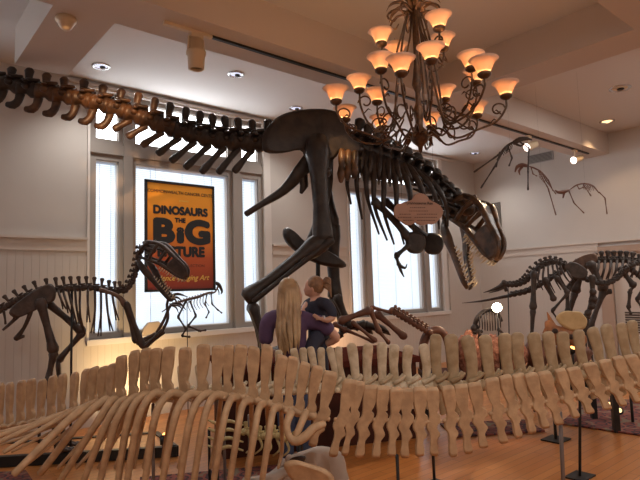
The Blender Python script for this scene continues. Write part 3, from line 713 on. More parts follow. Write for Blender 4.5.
for i, x in enumerate(xsF):
    c = cF[i]; d = lerp_tab(dF, x); f = (cF[min(i+1, len(cF)-1)]-cF[max(i-1, 0)]); sp_ = f.length/(2 if 0 < i < len(cF)-1 else 1); f.normalize(); sd = f.cross(Z).normalized()
    if sd.dot(CAM-c) < 0: sd = -sd
    jt = random.uniform(-1, 1); dd = d+random.uniform(-.012, .012)
    top = at(x+jt*.8, lerp_tab(topF, x)+random.uniform(-1.6, 1.6), dd); w = min(sp_*.49, .042)*random.uniform(.93, 1.05)
    if x > 330: w *= 1.05
    up = (top-c).normalized(); r = .028 if x < 330 else .014
    mb = MB(); h = (top-c).length
    mb.tube([c-f*(sp_*.46), c-f*(sp_*.2), c+f*(sp_*.2), c+f*(sp_*.46)], [r, r*.85, r*.85, r], seg=9)
    tw = random.uniform(-.16, .16); fr_ = (f+sd*tw).normalized(); nn = fr_.cross(up).normalized()
    Q = lambda a, t: c+up*(h*t)+fr_*(w*a)
    k1, k2 = random.uniform(.9, 1.06), random.uniform(-.12, .12)
    spine_l = [(-.62, .10), (-.56, .22), (-.80+k2, .42), (-1.0+k2, .68), (-1.02*k1, .90), (-.90, .975), (-.55, 1.0)]
    spine_r = [(.50, 1.0), (.88, .97), (1.0*k1, .88), (.96+k2, .68), (.76+k2, .42), (.60, .27), (1.02, .19), (1.10, .09)]
    if x > 322:
        b_ = at(x+2.0*lerp_tab(lnF, x)+jt*.5, lerp_tab(btF, x)+random.uniform(-2, 2), dd); hv = b_-c
        Qb = lambda a, t: c+hv*t+fr_*(w*a)
        low_r = [(.80, .06), (.50, .20), (.90, .34), (.94, .42), (.46, .55), (.46, .75), (.60, .92), (.40, 1.0)]
        low_l = [(-.38, 1.0), (-.64, .92), (-.56, .72), (-.50, .5), (-.66, .32), (-1.0, .20), (-1.0, .06)]
        outl = [Q(*z_) for z_ in spine_l+spine_r]+[Qb(*z_) for z_ in low_r+low_l]
    else: outl = [Q(*z_) for z_ in spine_l+spine_r]+[Q(.9, -.05), Q(.3, -.10), Q(-.4, -.10), Q(-.9, -.03)]
    mb.plate(outl, nn, .030, .90, True, 2)
    for s_ in (-1, 1):
        if x < 300: mb.tube([c+sd*(s_*.015), c+sd*(s_*.06)+Z*.012, c+sd*(s_*.085)], [.018, .015, .017], ref=f, flat=.7, seg=6)
    obj('vertebra', mb, 'tan', fs)
ribF = {63: ((48, 421), (20, 428), (-30, 440)), 75: ((61, 414), (34, 424), (-24, 444)), 86: ((75, 409), (48, 420), (-10, 446)), 95: ((85, 406), (62, 417), (4, 452)), 104: ((96, 403), (72, 417), (14, 474)),
        113: ((105, 400), (82, 420), (40, 474)), 122.5: ((112, 400), (96, 424), (58, 484)), 135: ((120, 402), (104, 428), (80, 490)), 146: ((131, 399), (115, 424), (97, 492)), 157: ((142, 396), (128, 420), (116, 494)),
        169: ((153, 394), (138, 420), (125, 494)), 186: ((170, 394), (155, 417), (143, 494)), 204: ((187, 396), (174, 420), (160, 494)), 218: ((203, 396), (190, 420), (178, 494)), 229: ((213, 397), (203, 424), (192, 494)),
        241: ((230, 401), (222, 430), (212, 494)), 255: ((243, 405), (237, 436), (228, 494)), 268: ((259, 409), (254, 436), (245, 494)), 282: ((273, 412), (268, 442), (260, 494))}
for i, x in enumerate(xsF):
    if x not in ribF: continue
    d = lerp_tab(dF, x); c = cF[i]; a, b_, e = ribF[x]; lo = x < 110
    s0 = at(x-3, lerp_tab(cyF, x)+1, d-.05)
    w0 = .025 if x > 100 else .016
    near = [s0, at(*a, d-.13), at(*b_, d-(.22 if not lo else .30)), at(*e, d-(.18 if not lo else .55))]
    obj('rib', MB().tube(near, [w0*1.05, w0, w0*1.0, w0*.85], seg=7, flat=.75, sub=6), 'tan', fs)
    o2 = 14 if x > 110 else 6
    far = [at(x-1, lerp_tab(cyF, x)+1, d+.05), at(a[0]+o2*.6, a[1]+2, d+.18), at(b_[0]+o2, b_[1]+6, d+.36), at(e[0]+o2*1.3, min(e[1], 468), d+.34)]
    obj('rib', MB().tube(far, [w0*.95, w0*.8, w0*.75, w0*.55], seg=7, flat=.75, sub=6), 'tan', fs)
# hip girdle loops and paddle
mb = MB().tube([at(291, 412, 3.18), at(287, 424, 3.12), at(289, 436, 3.10), at(296, 441, 3.08), at(306, 436, 3.08), at(314, 428, 3.10), at(324, 424, 3.14)], [.026, .022, .021, .026, .028, .026, .02], seg=8, sub=5)
mb.tube([at(306, 412, 3.17), at(301, 424, 3.12), at(296, 436, 3.1)], [.024, .021, .02], seg=8, sub=4)
obj('hip_girdle', mb, 'tan', fs)
pdl = [at(284, 466, 3.0), at(289, 461, 2.98), at(298, 461, 2.97), at(312, 465, 2.98), at(326, 470, 3.0), at(334, 478, 3.02), at(332, 490, 3.05), at(312, 494, 3.05), at(294, 482, 3.02)]
obj('paddle', MB().plate(pdl, -Fw, .05, .8), 'tan', fs)
mb = MB().tube([at(560, 412, 3.40), at(565, 1000, 1)*0 + V((at(562, 480, 3.40).x, at(562, 480, 3.40).y, .02))], .0125, seg=10)
obj('support_post', mb, 'steel', fs)
p = at(397, 455, 3.30); obj('support_post', MB().tube([p, V((p.x, p.y, .02))], .010, seg=8), 'black', fs)
p = at(153, 404, 3.36); obj('support_post', MB().tube([p, V((p.x, p.y, .02))], .011, seg=8), 'steel', fs)
for px in (397, 562, 153):
    p = at(px, 470, 3.36); obj('base_plate', MB().box((p.x-.13, p.y-.1, 0), (p.x+.13, p.y+.1, .014)), 'black', fs)

# ------------------------------------------------------------------ the cream skeleton behind it
xsG = [150, 166, 182, 199, 216, 233, 249, 264, 279, 293, 302, 310, 321, 330, 339, 352, 368, 382, 395, 408, 423, 436, 450, 467, 485, 504, 517, 534, 548, 563, 578, 591, 606, 620, 632, 646, 660]
topG = [(150, 372), (250, 356), (293, 350), (310, 347), (330, 348.5), (352, 345), (382, 343.5), (408, 345), (423, 344), (436, 336), (467, 337), (504, 334), (548, 334), (578, 330), (620, 324), (660, 318)]
cyG = [(150, 398), (250, 392), (293, 389), (352, 387), (423, 386), (467, 386), (520, 381), (580, 374), (660, 362)]
lnG = [(150, 0), (293, 6), (340, 7), (368, 0), (395, 1), (436, 3), (467, 5), (517, 7), (563, 9), (620, 10), (660, 11)]
dG = [(150, 4.35), (300, 4.4), (450, 4.42), (580, 4.42), (660, 4.5)]
gs = thing('marine_reptile_skeleton', 'pale cream skeleton with tall flat spines, standing just behind the long tan one', 'marine reptile skeleton', at(450, 440, 4.4).xy.to_3d())
cG = [at(x+lerp_tab(lnG, x), lerp_tab(cyG, x), lerp_tab(dG, x)) for x in xsG]
for i, x in enumerate(xsG):
    c = cG[i]; d = lerp_tab(dG, x); f = (cG[min(i+1, len(cG)-1)]-cG[max(i-1, 0)]); sp_ = f.length/(2 if 0 < i < len(cG)-1 else 1); f.normalize(); sd = f.cross(Z).normalized()
    top = at(x+random.uniform(-.8, .8), lerp_tab(topG, x)+random.uniform(-1.5, 1.5), d); w = min(sp_*.42, .056)
    if x < 425: w = .031 if x < 345 else .042
    mb = MB(); r = .05
    mb.tube([c-f*(sp_*.46), c-f*(sp_*.2), c+f*(sp_*.2), c+f*(sp_*.46)], [r, r*.82, r*.82, r], seg=9)
    q = [0, .1, .22, .5, .8, .96, 1.0]; ws = [w*1.1, w*1.0, w*.80, w*.86, w*1.0, w*1.0, w*.8]; bd_ = f*random.uniform(-.022, .022)
    mb.tube([c.lerp(top, t)+bd_*math.sin(PI*t) for t in q], ws, ref=f, flat=.34, seg=10)
    up = (top-c).normalized(); h = (top-c).length
    for s_ in (-1, 1):
        mb.tube([c+up*(h*.1)+sd*(.03*s_)-f*(sp_*.15), c+up*(h*.2)+sd*(.035*s_)+f*(sp_*.45), c+up*(h*.27)+sd*(.035*s_)+f*(sp_*.62)], [.022, .016, .014], seg=6)
        mb.tube([c, c+sd*(.09*s_)+Z*.01, c+sd*(.16*s_)], [.03, .02, .024], ref=f, flat=.6, seg=6)
    if x > 380:
        b_ = c-up*(h*.55)+f*.02; mb.tube([c, c.lerp(b_, .5), b_], [w*.8, w*.5, w*.55], ref=f, flat=.34, seg=8)
    obj('vertebra', mb, 'cream' if x < 430 else 'ochre', gs)
for px, py in ((580, 376), (300, 392), (430, 390)):
    t = at(px, py, 4.40); b_ = on_h(580, 477, 0) if px == 580 else V((t.x, t.y, 0))
    obj('support_post', MB().tube([t, V((b_.x, b_.y, .01))], .012, seg=8), 'black', gs)
    obj('base_plate', MB().box((b_.x-.11, b_.y-.08, 0), (b_.x+.11, b_.y+.08, .012)), 'black', gs)

# ------------------------------------------------------------------ slim theropod by the poster window
TP = Plane(0, 5.25, 190, 5.9)
th = thing('theropod_skeleton', 'slender brown two-legged dinosaur skeleton rearing its head in front of the poster', 'dinosaur skeleton', (TP.p(50, 420)).xy.to_3d())
rows = [(-8, 315, 308), (2, 309, 302), (11, 304, 296), (20, 299, 291), (29, 295, 287), (38, 292, 283), (48, 290, 281), (57, 290, 280), (65, 289, 279), (72, 288.5, 279), (80, 288, 279), (87, 287.5, 279), (94, 288, 280), (101, 289, 281), (108, 290.5, 283), (115, 291.5, 284), (121, 291, 284)]
pts = [TP.p(x, y) for x, y, _ in rows]
for i, (x, y, ty) in enumerate(rows):
    c = pts[i]; f = (pts[min(i+1, len(pts)-1)]-pts[max(i-1, 0)]).normalized(); up = (Z-f*f.dot(Z)).normalized(); sd = f.cross(up)
    top = TP.p(x-1.5, ty-2.5); mb = MB(); vertebra(mb, c, f, up, sd, .075, .034, max(.03, (top-c).length-.034), .020, lean=-.012, wing=.06, blunt=1.15)
    if i < 5: mb.tube([c-up*.03, c-up*.10-f*.03, c-up*.14-f*.05], [.014, .01, .012], seg=5)
    obj('back_vertebra' if i > 4 else 'tail_vertebra', mb, 'thero', th)
nk = [(127, 289), (131, 284), (134, 278), (136, 272), (138, 266), (139, 260), (140, 254), (142, 249)]
pts = [TP.p(x, y) for x, y in nk]
for i, (x, y) in enumerate(nk):
    c = pts[i]; f = (pts[min(i+1, len(pts)-1)]-pts[max(i-1, 0)]).normalized(); up = TP.n.cross(f); 
    if up.dot(-right) < 0: up = -up
    mb = MB(); vertebra(mb, c, f, up, TP.n, .06, .030, .035, .018, lean=0, wing=.05, blunt=1.2); obj('neck_vertebra', mb, 'thero', th)
IL2 = [(9, 313), (14, 305), (22, 299), (33, 291), (45, 285), (52, 284), (56, 292), (54, 301), (46, 304), (38, 309), (28, 314), (16, 318)]
for o_ in (.07, -.07): obj('ilium', MB().plate(poly(TP, IL2, o_), TP.n, .05, .86), 'thero', th)
mb = MB()
mb.tube([TP.p(31, 306, .05), TP.p(30, 314, .05), TP.p(24, 328, .02), TP.p(16, 339, 0)], [.03, .022, .018, .028], seg=7, sub=3).tube([TP.p(16, 339), TP.p(24, 336)], [.02, .016], seg=6)
mb.tube([TP.p(28, 306, -.05), TP.p(12, 322, -.02), TP.p(3, 330, 0)], [.03, .018, .012], seg=7, sub=3); obj('pubis_and_ischium', mb, 'thero', th)
def leg(plane, root, hip, knee, ank, toe, o_, r, m_, tl=.16, dirs=None):
    h, k_, a, t = (plane.p(*q, o_) for q in (hip, knee, ank, toe))
    obj('femur', MB().bone(h, k_, r, 1.45), m_, root); obj('tibia', MB().bone(k_, a, r*.8, 1.5), m_, root)
    mb = MB()
    for e in (-.6, .6): mb.bone(a+plane.n*(r*e), t+plane.n*(r*e*1.3), r*.5, 1.4, seg=6)
    obj('metatarsal', mb, m_, root); mb = MB()
    toes(mb, t, dirs or [plane.f*tl+plane.n*(tl*.4)-Z*.02, plane.f*tl*1.15-Z*.02, plane.f*tl-plane.n*(tl*.4)-Z*.02], r*.5); obj('foot', mb, m_, root)
def foot_y(plane, px, o_, z):   # pixel row where a foot meets height z
    lo, hi = 300.0, 520.0
    for _ in range(40):
        m_ = (lo+hi)/2
        if plane.p(px, m_, o_).z > z: lo = m_
        else: hi = m_
    return lo
FOOT1, FOOT2 = foot_y(TP, 58, .10, .125), foot_y(TP, 64, -.10, .125)
leg(TP, th, (40, 300), (54, 352), (47, 385), (58, FOOT1), .10, .040, 'thero')
leg(TP, th, (44, 300), (83, 332), (58, 361), (64, FOOT2), -.10, .036, 'thero')
rb = [((58, 290), (61, 299), (66, 309)), ((63, 290), (66, 301), (71, 313)), ((68, 289), (72, 306), (77, 324)), ((75, 289), (77, 310), (83, 330)), ((80, 289), (80, 312), (85, 334)), ((95, 289), (95, 312), (94, 333)), ((101, 290), (101, 314), (101, 336)), ((106, 291), (108, 314), (113, 331)), ((112, 292), (114, 305), (119, 320)), ((88, 288), (88, 305), (90, 322))]
for a, b_, e in rb:
    for s_ in (1, -1): obj('rib', MB().tube([TP.p(*a, .02*s_), TP.p(*b_, .12*s_), TP.p(e[0]+(0 if s_ > 0 else -3), e[1], .08*s_)], [.013, .011, .007], seg=6, sub=4), 'thero', th)
mb = MB().tube([TP.p(100, 290, .13), TP.p(111, 293, .14), TP.p(120, 298, .14), TP.p(125, 305, .13)], [.026, .02, .024, .036], ref=Z, flat=.6, seg=7, sub=3); obj('scapula', mb, 'thero_brown', th)
for s_, el, wr_, fi in ((1, (143, 347), (163, 330), ((168, 318), (167, 305), (170, 297), (178, 294), (188, 297))), (-1, (136, 342), (156, 334), ((164, 320), (171, 305), (180, 304), (186, 310)))):
    o_ = .13*s_
    mb = MB().bone(TP.p(126, 303, o_), TP.p(*el, o_), .030, 1.35); hu = obj('humerus', mb, 'thero', th)
    mb = MB().bone(TP.p(*el, o_+.02), TP.p(*wr_, o_+.02), .018, 1.4).bone(TP.p(el[0]+1, el[1]+2, o_-.02), TP.p(wr_[0]+1, wr_[1]+2, o_-.02), .015, 1.4); obj('forearm', mb, 'thero', th)
    mb = MB(); q = [TP.p(*wr_, o_)]+[TP.p(*z_, o_) for z_ in fi]
    mb.tube(q, [.018]+[.016]*(len(fi)-1)+[.003], seg=6, sub=4)
    e_ = q[-3]; mb.tube([e_, e_+right*.08-Z*.01+TP.n*.05, e_+right*.13-Z*.07+TP.n*.06], [.013, .011, .002], seg=6, sub=3).tube([e_, e_+right*.06-Z*.03-TP.n*.04, e_+right*.09-Z*.10-TP.n*.04], [.013, .010, .002], seg=6, sub=3)
    obj('hand', mb, 'thero', th)
skull(th, TP.p(144, 250), right*.83 - Z*.50 + toward*.25, .60, 20, 'thero', 'thero', 'ivory', wide=.9, tall=1.05)
obj('support_post', MB().tube([TP.p(72, 288), V((TP.p(72, 288).x, TP.p(72, 288).y, .10))], .012), 'black', th)

# small skeletons on the window ledge
LP = Plane(150, 6.25, 225, 6.6)
sm = thing('small_raptor_skeleton', 'tiny thin brown skeleton perched against the bright poster window', 'dinosaur skeleton', LP.p(190, 340))
mb = MB().tube([LP.p(x, y) for x, y in ((162, 312), (174, 304), (186, 300), (198, 297), (208, 293), (215, 292), (219, 284))], [.006, .012, .016, .018, .014, .011, .010], seg=7, sub=4)
for k in range(16):
    c = LP.p(170+2.8*k, 306-.95*k+.01*k*k); mb.tube([c, c+Z*.035], [.007, .006], seg=5)
obj('backbone', mb, 'thero_brown', sm)
for k in range(7):
    for s_ in (1, -1): obj('rib', MB().tube([LP.p(189+3*k, 299-k, 0), LP.p(188+3*k, 306-k*.8, .05*s_), LP.p(191+3*k, 312-k, .03*s_)], [.006, .005, .003], seg=5, sub=3), 'thero_brown', sm)
mb = MB().tube([LP.p(216, 283), LP.p(219, 285), LP.p(222, 291), LP.p(221, 294)], [.022, .024, .014, .006], seg=7, sub=3).tube([LP.p(217, 287), LP.p(219, 292), LP.p(219, 295)], [.010, .008, .004], seg=6); obj('skull', mb, 'thero', sm)
for q in (((186, 301), (178, 317), (186, 329), (182, 336), (190, 337)), ((190, 301), (196, 316), (188, 326), (200, 331), (206, 330))):
    for a, b_ in zip(q, q[1:]): obj('leg_bone', MB().bone(LP.p(*a), LP.p(*b_), .011, 1.5, seg=6), 'thero', sm)
for q in (((207, 294), (205, 304), (209, 312), (206, 318)), ((211, 293), (212, 304), (218, 310), (222, 313))):
    for a, b_ in zip(q, q[1:]): obj('arm_bone', MB().bone(LP.p(*a, .05), LP.p(*b_, .05), .008, 1.5, seg=6), 'thero', sm)
obj('mount_wire', MB().tube([LP.p(187, 300), LP.p(187, 300).xy.to_3d()], .005, seg=6), 'black', sm)
p = on_y(153, 332, YB+.0); p = V((p.x, YB-.005, SILL))
st = tag(obj('stone_block', MB().plate([V((p.x-.17, YB-.03, SILL)), V((p.x-.15, YB-.03, SILL+.10)), V((p.x-.09, YB-.03, SILL+.17)), V((p.x+.06, YB-.03, SILL+.18)), V((p.x+.13, YB-.03, SILL+.12)), V((p.x+.15, YB-.03, SILL))], V((0, 1, 0)), .06, .92, True, 1), 'beigeblock', None, p), 'rounded beige stone block sitting on the window sill behind the brown theropod arms', 'stone')
# ------------------------------------------------------------------ beaked skeleton (long pointed bill)
AP = Plane(484, 7.0, 640, 6.6)
bk = thing('beaked_dinosaur_skeleton', 'dark long-billed skeleton bending its neck low, bill just above the bright round lamp', 'dinosaur skeleton', AP.p(560, 400).xy.to_3d())
def spine(plane, root, rows, ln, r, w, wing, m_, name, o_=0, flip=False):
    pts = [plane.p(x, y, o_) for x, y, _ in rows]
    for i, (x, y, ty) in enumerate(rows):
        c = pts[i]; f = (pts[min(i+1, len(pts)-1)]-pts[max(i-1, 0)]).normalized(); up = (Z-f*f.dot(Z)).normalized(); sd = f.cross(up)
        top = plane.p(x, ty, o_); mb = MB(); vertebra(mb, c, f, up, sd, ln, r, max(.015, (top-c).length-r), w, wing=wing, blunt=1.1, th=.5); obj(name, mb, m_, root)
    return pts
mb = MB().tube([AP.p(483.5, 292.6), AP.p(492, 290), AP.p(500, 286.5), AP.p(504, 284), AP.p(508, 284)], [.004, .016, .028, .042, .034], seg=8, sub=2)
mb.tube([AP.p(489, 293), AP.p(498, 290.5), AP.p(505, 287)], [.004, .012, .02], seg=6).ball(AP.p(504, 282.5, .02), .035).tube([AP.p(504, 283), AP.p(506, 291)], [.028, .02], seg=6)
obj('beaked_skull', mb, 'grey_fossil', bk)
spine(AP, bk, [(510, 285, 282), (514, 285, 281), (518, 284.5, 280), (522, 283, 278), (526, 281, 275), (529, 278, 272), (532, 274.5, 268), (535, 271, 264)], .055, .034, .02, .07, 'grey_fossil', 'neck_vertebra')
spine(AP, bk, [(539, 267.5, 261), (543, 265, 258.5), (547, 263.5, 257), (551, 262.5, 256), (555, 262.5, 256.5), (559, 263.5, 258), (563, 265.5, 260.5), (567, 268, 264), (571, 271, 267), (575, 274, 271)], .06, .036, .024, .07, 'grey_fossil', 'back_vertebra')
spine(AP, bk, [(580, 277, 274), (585, 279.3, 276), (590, 281, 278), (595, 282.6, 280), (600, 283.6, 281), (605, 283.8, 281), (610, 282.6, 280), (615, 280, 277), (619, 277, 274), (622, 273.5, 271), (626, 269, 267), (632, 265.5, 263.5), (639, 263, 261), (646, 262, 260)], .062, .030, .018, .045, 'grey_fossil', 'tail_vertebra')
for k, (a, b_, e) in enumerate((((540, 268), (538, 280), (543, 290)), ((544, 266), (543, 281), (549, 294)), ((548, 264), (549, 280), (555, 293)), ((552, 263), (555, 279), (561, 290)), ((556, 263), (560, 277), (566, 287)), ((560, 265), (565, 276), (571, 284)), ((565, 267), (570, 276), (575, 282)))):
    for s_ in (1, -1): obj('rib', MB().tube([AP.p(*a, .02*s_), AP.p(*b_, .13*s_), AP.p(*e, .09*s_)], [.014, .012, .006], seg=6, sub=4), 'grey_fossil', bk)
for o_ in (.06, -.06): obj('ilium', MB().plate(poly(AP, [(564, 266), (572, 262), (581, 265), (588, 272), (584, 279), (574, 278), (567, 273)], o_), AP.n, .03, .85), 'grey_fossil', bk)
def chain(plane, root, q, rs, o_, m_, names):
    for (a, b_), r, n in zip(zip(q, q[1:]), rs, names): obj(n, MB().bone(plane.p(*a, o_), plane.p(*b_, o_), r, 1.5), m_, root)
chain(AP, bk, [(534, 272), (533, 309), (531, 352)], (.034, .026), .13, 'grey_fossil', ('humerus', 'forearm'))
chain(AP, bk, [(545, 279), (554, 300)], (.030,), .12, 'grey_fossil', ('shoulder_blade',))
mb = MB(); toes(mb, AP.p(531, 352, .13), [-AP.f*.1-Z*.05, AP.f*.12-Z*.05], .018); obj('foot', mb, 'grey_fossil', bk)
chain(AP, bk, [(556, 277), (568, 293), (552, 311), (558, 320)], (.024, .017, .012), .15, 'grey_fossil', ('humerus', 'forearm', 'hand'))
chain(AP, bk, [(578, 274), (567, 290), (568, 312)], (.034, .028), -.1, 'grey_fossil', ('femur', 'tibia'))
chain(AP, bk, [(592, 276), (593, 301), (586, 318), (584, 352)], (.034, .036, .030), .1, 'grey_fossil', ('femur', 'tibia', 'metatarsal'))
for q in ((593, 292), (594, 299), (592, 306), (588, 313)): obj('bone_knob', MB().ball(AP.p(*q, .13), .045, 8, 6), 'grey_fossil', bk)
obj('support_post', MB().tube([AP.p(508, 288), AP.p(509.5, 350), V((AP.p(509.5, 350).x, AP.p(509.5, 350).y, .02))], .007, seg=6), 'black', bk)
for q, o_ in (((531, 352), .13), ((584, 352), .1)):
    p = AP.p(*q, o_); obj('mount_post', MB().tube([p, V((p.x, p.y, .02))], .02, seg=8), 'black', bk)

# ------------------------------------------------------------------ second dark dinosaur at the edge of the room
BP = Plane(484, 7.7, 640, 7.0)
bd = thing('horned_tail_dinosaur_skeleton', 'dark dinosaur skeleton with tall back spines, thin tail pointing at the round lamp', 'dinosaur skeleton', BP.p(600, 400).xy.to_3d())
bd.name = 'long_tailed_dinosaur_skeleton'
obj('tail_tip', MB().tube([BP.p(462, 303), BP.p(482, 301), BP.p(500, 297.5), BP.p(508, 296)], [.004, .016, .022, .026], seg=7, sub=3), 'grey_fossil', bd)
spine(BP, bd, [(512, 295, 292), (517, 294, 291), (522, 293, 290), (527, 291.5, 288), (532, 289.5, 286), (537, 287, 283), (542, 284, 280), (547, 281, 277), (552, 278, 274), (557, 275, 270), (562, 271.5, 267), (567, 268.5, 264), (572, 266, 262), (578, 264, 259), (584, 262.5, 257), (590, 261.5, 255)], .075, .034, .024, .05, 'grey_fossil', 'tail_vertebra')
spine(BP, bd, [(596, 261, 253), (602, 260.5, 251.5), (608, 260.5, 251), (614, 260.5, 251), (620, 260.5, 251), (626, 261, 251.5), (632, 261.5, 252.5), (638, 262.5, 254), (644, 264, 256), (650, 266, 258)], .08, .040, .034, .09, 'grey_fossil', 'back_vertebra')
for o_ in (.08, -.08): obj('ilium', MB().plate(poly(BP, [(566, 271), (572, 262), (582, 256), (594, 253), (598, 258), (594, 265), (584, 270), (574, 274)], o_), BP.n, .04, .88), 'thero_brown', bd)
for k in range(8):
    x = 599+6*k
    for s_ in (1, -1): obj('rib', MB().tube([BP.p(x, 261, .03*s_), BP.p(x-1, 270, .16*s_), BP.p(x-5+(0 if s_ > 0 else 2), 280-.4*k, .12*s_)], [.018, .016, .008], seg=6, sub=4), 'grey_fossil', bd)
chain(BP, bd, [(590, 263), (604, 290), (589, 330), (592, 372)], (.05, .036, .03), .14, 'grey_fossil', ('femur', 'tibia', 'metatarsal'))
chain(BP, bd, [(584, 264), (575, 292), (565, 330), (570, 372)], (.05, .036, .03), -.14, 'grey_fossil', ('femur', 'tibia', 'metatarsal'))
obj('pubis', MB().tube([BP.p(594, 270), BP.p(600, 282), BP.p(605, 291), BP.p(611, 292)], [.04, .03, .03, .03], seg=7, sub=3).tube([BP.p(601, 294), BP.p(606, 292), BP.p(611, 290)], [.03, .045, .02], seg=7), 'grey_fossil', bd)
chain(BP, bd, [(620, 268), (634, 286), (630, 291), (628.5, 308), (631, 314)], (.034, .02, .022, .016), .14, 'grey_fossil', ('humerus', 'elbow', 'forearm', 'hand'))
chain(BP, bd, [(630, 268), (646, 282), (637, 300), (642, 308)], (.034, .022, .016), -.14, 'grey_fossil', ('humerus', 'forearm', 'hand'))
for q, o_ in (((592, 372), .14), ((570, 372), -.14)):
    p = BP.p(*q, o_); obj('mount_post', MB().tube([p, V((p.x, p.y, .02))], .02, seg=8), 'black', bd)

# ------------------------------------------------------------------ low display table carrying the smaller exhibits
tb_a, tb_b = at(420, 300, 6.15), at(600, 300, 6.05); tdir = (tb_b-tb_a); tdir.z = 0; tl = tdir.length; tdir.normalize(); tn = tdir.cross(Z); TH = .62
tc_ = V(((tb_a.x+tb_b.x)/2, (tb_a.y+tb_b.y)/2, 0))
tbl = thing('display_bench', 'low dark display bench behind the cream skeleton, carrying the horned skull and rocks', 'bench', tc_)
obj('bench_top', MB().obox(tc_+Z*(TH-.03), (tdir*(tl/2+.02), tn*.33, Z*.03)), 'darkwood', tbl)
for a_, b_ in ((-1, -1), (-1, 1), (1, -1), (1, 1)): obj('leg', MB().obox(tc_+tdir*(a_*(tl/2-.05))+tn*(b_*.26)+Z*((TH-.06)/2), (tdir*.03, tn*.03, Z*((TH-.06)/2))), 'black', tbl)
def bench_pt(px, off_=0.0):  # a point on the bench top under a pixel column
    r = ray(px, 300); o = tc_ + tn*off_; t = (o-CAM).dot(tn)/r.dot(tn); q = CAM+r*t; return V((q.x, q.y, TH))
# horned skull with frill
HP = Plane(545, 5.95, 595, 6.05); HP.a = tc_; HP.f = tdir; HP.n = tn if tn.dot(CAM-tc_) > 0 else -tn
hs_ = thing('horned_dinosaur_skull', 'orange horned dinosaur skull with a pale buff neck frill', 'dinosaur skull', bench_pt(568)+Z*.27)
fr = [(556, 318), (560, 313), (566, 311), (573, 311.5), (580, 312), (584, 316), (587, 321), (585, 328), (580, 330), (573, 331), (566, 328), (560, 324)]
obj('frill', MB().plate([HP.p(x, y, .05) for x, y in fr], HP.n+V((0, 0, .3)), .05, .86), 'frill', hs_)
mb = MB().tube([HP.p(548, 322), HP.p(553, 331), HP.p(562, 337), HP.p(572, 340), HP.p(582, 339)], [.04, .09, .12, .12, .08], seg=10, sub=3)
mb.tube([HP.p(556, 333), HP.p(551, 322), HP.p(547, 312)], [.05, .032, .005], seg=8, sub=3).tube([HP.p(549, 328), HP.p(545, 333), HP.p(546, 341)], [.035, .03, .012], seg=7, sub=2)
mb.tube([HP.p(553, 338), HP.p(565, 344), HP.p(580, 345)], [.03, .045, .04], seg=7, sub=2)
obj('skull', mb, 'orange_bone', hs_)
mb = MB()
for q in ((555, 331), (562, 334), (571, 337), (578, 338)): mb.ball(HP.p(*q, .11), (HP.f*.035, HP.n*.02, Z*.03), 8, 6)
obj('eye_socket', mb, 'ink', hs_)
# rocks heaped on the bench
def boulder(px, off_, w, h, d, m_, label, seed, cat='rock', group='rocks on the display bench'):
    rnd = random.Random(seed); c = bench_pt(px, off_); mb = MB(); mb.ball(c+Z*(h*.42), (tdir*w, tn*d, Z*(h*.58)), 22, 14)
    for i, v in enumerate(mb.v):
        q = v-c-Z*(h*.42); k = 1+.13*math.sin(q.x*38+seed)*math.sin(q.z*33+1.3*seed)+.10*math.sin(q.y*51+q.z*27)+rnd.uniform(-.11, .11); mb.v[i] = c+Z*(h*.42)+q*k
        if mb.v[i].z < TH: mb.v[i].z = TH
    return tag(obj('rock', mb, m_, None, c), label, cat, group)
boulder(467, .03, .14, .44, .15, 'rock', 'knobbly salmon rock beside the dark red arch', 3)
boulder(491, -.02, .15, .39, .16, 'rock', 'tall knobbly salmon rock under the small round rib cage skeleton', 5)
boulder(513, .03, .11, .38, .13, 'rock', 'low pinkish rock under the bright round lamp', 8)
boulder(533, .02, .10, .36, .13, 'redbone', 'small dark red rock left of the horned skull', 11)
boulder(569, -.03, .20, .29, .15, 'redbone', 'wide dark red rock carrying the horned skull', 14)
# dark red arch
c0 = bench_pt(434, 0)
arc = [HP.p(x, y) for x, y in ((424, 368), (423, 352), (424, 341), (429, 333), (437, 330), (444, 334), (447.5, 343), (449, 356), (450, 368))]
tag(obj('arched_bone', MB().tube(arc, [.055, .05, .05, .052, .05, .045, .04, .036, .036], ref=HP.n, seg=9, sub=4), 'redbone', None, c0), 'thick dark red-brown bone bent into an arch beside the knobbly salmon rock', 'bone')
# small round rib cage skeleton on the rock
rs = thing('small_skeleton', 'small dark skeleton with a round barrel of ribs, standing on the salmon rock', 'dinosaur skeleton', bench_pt(492)+Z*.385)
ctr = HP.p(489, 321.5)
obj('backbone', MB().tube([HP.p(474, 328), HP.p(477, 319), HP.p(483, 312), HP.p(491, 310), HP.p(498, 314), HP.p(502, 321)], [.02, .03, .026, .022, .02, .014], seg=8, sub=4), 'grey_fossil', rs)
for k in range(9):
    x = 479+2.6*k; h = 11*math.sqrt(max(.1, 1-((k-4)/5.2)**2))
    for s_ in (1, -1): obj('rib', MB().tube([HP.p(x, 321.5-h), HP.p(x+.6, 321.5, .125*s_*h/11), HP.p(x+.8, 321.5+h*.85, .04*s_)], [.009, .008, .006], seg=5, sub=5), 'grey_fossil', rs)
mb = MB().ball(HP.p(475, 328), (HP.f*.05, HP.n*.04, Z*.05), 9, 6).tube([HP.p(473, 331), HP.p(478, 333), HP.p(482, 331)], [.03, .025, .02], seg=7); obj('hip_bone', mb, 'grey_fossil', rs)
chain(HP, rs, [(498, 329), (507, 337), (511, 343), (511, 347)], (.016, .014, .012), .08, 'grey_fossil', ('femur', 'tibia', 'metatarsal'))
chain(HP, rs, [(478, 330), (480, 335), (478, 337)], (.016, .013), .08, 'grey_fossil', ('humerus', 'forearm'))
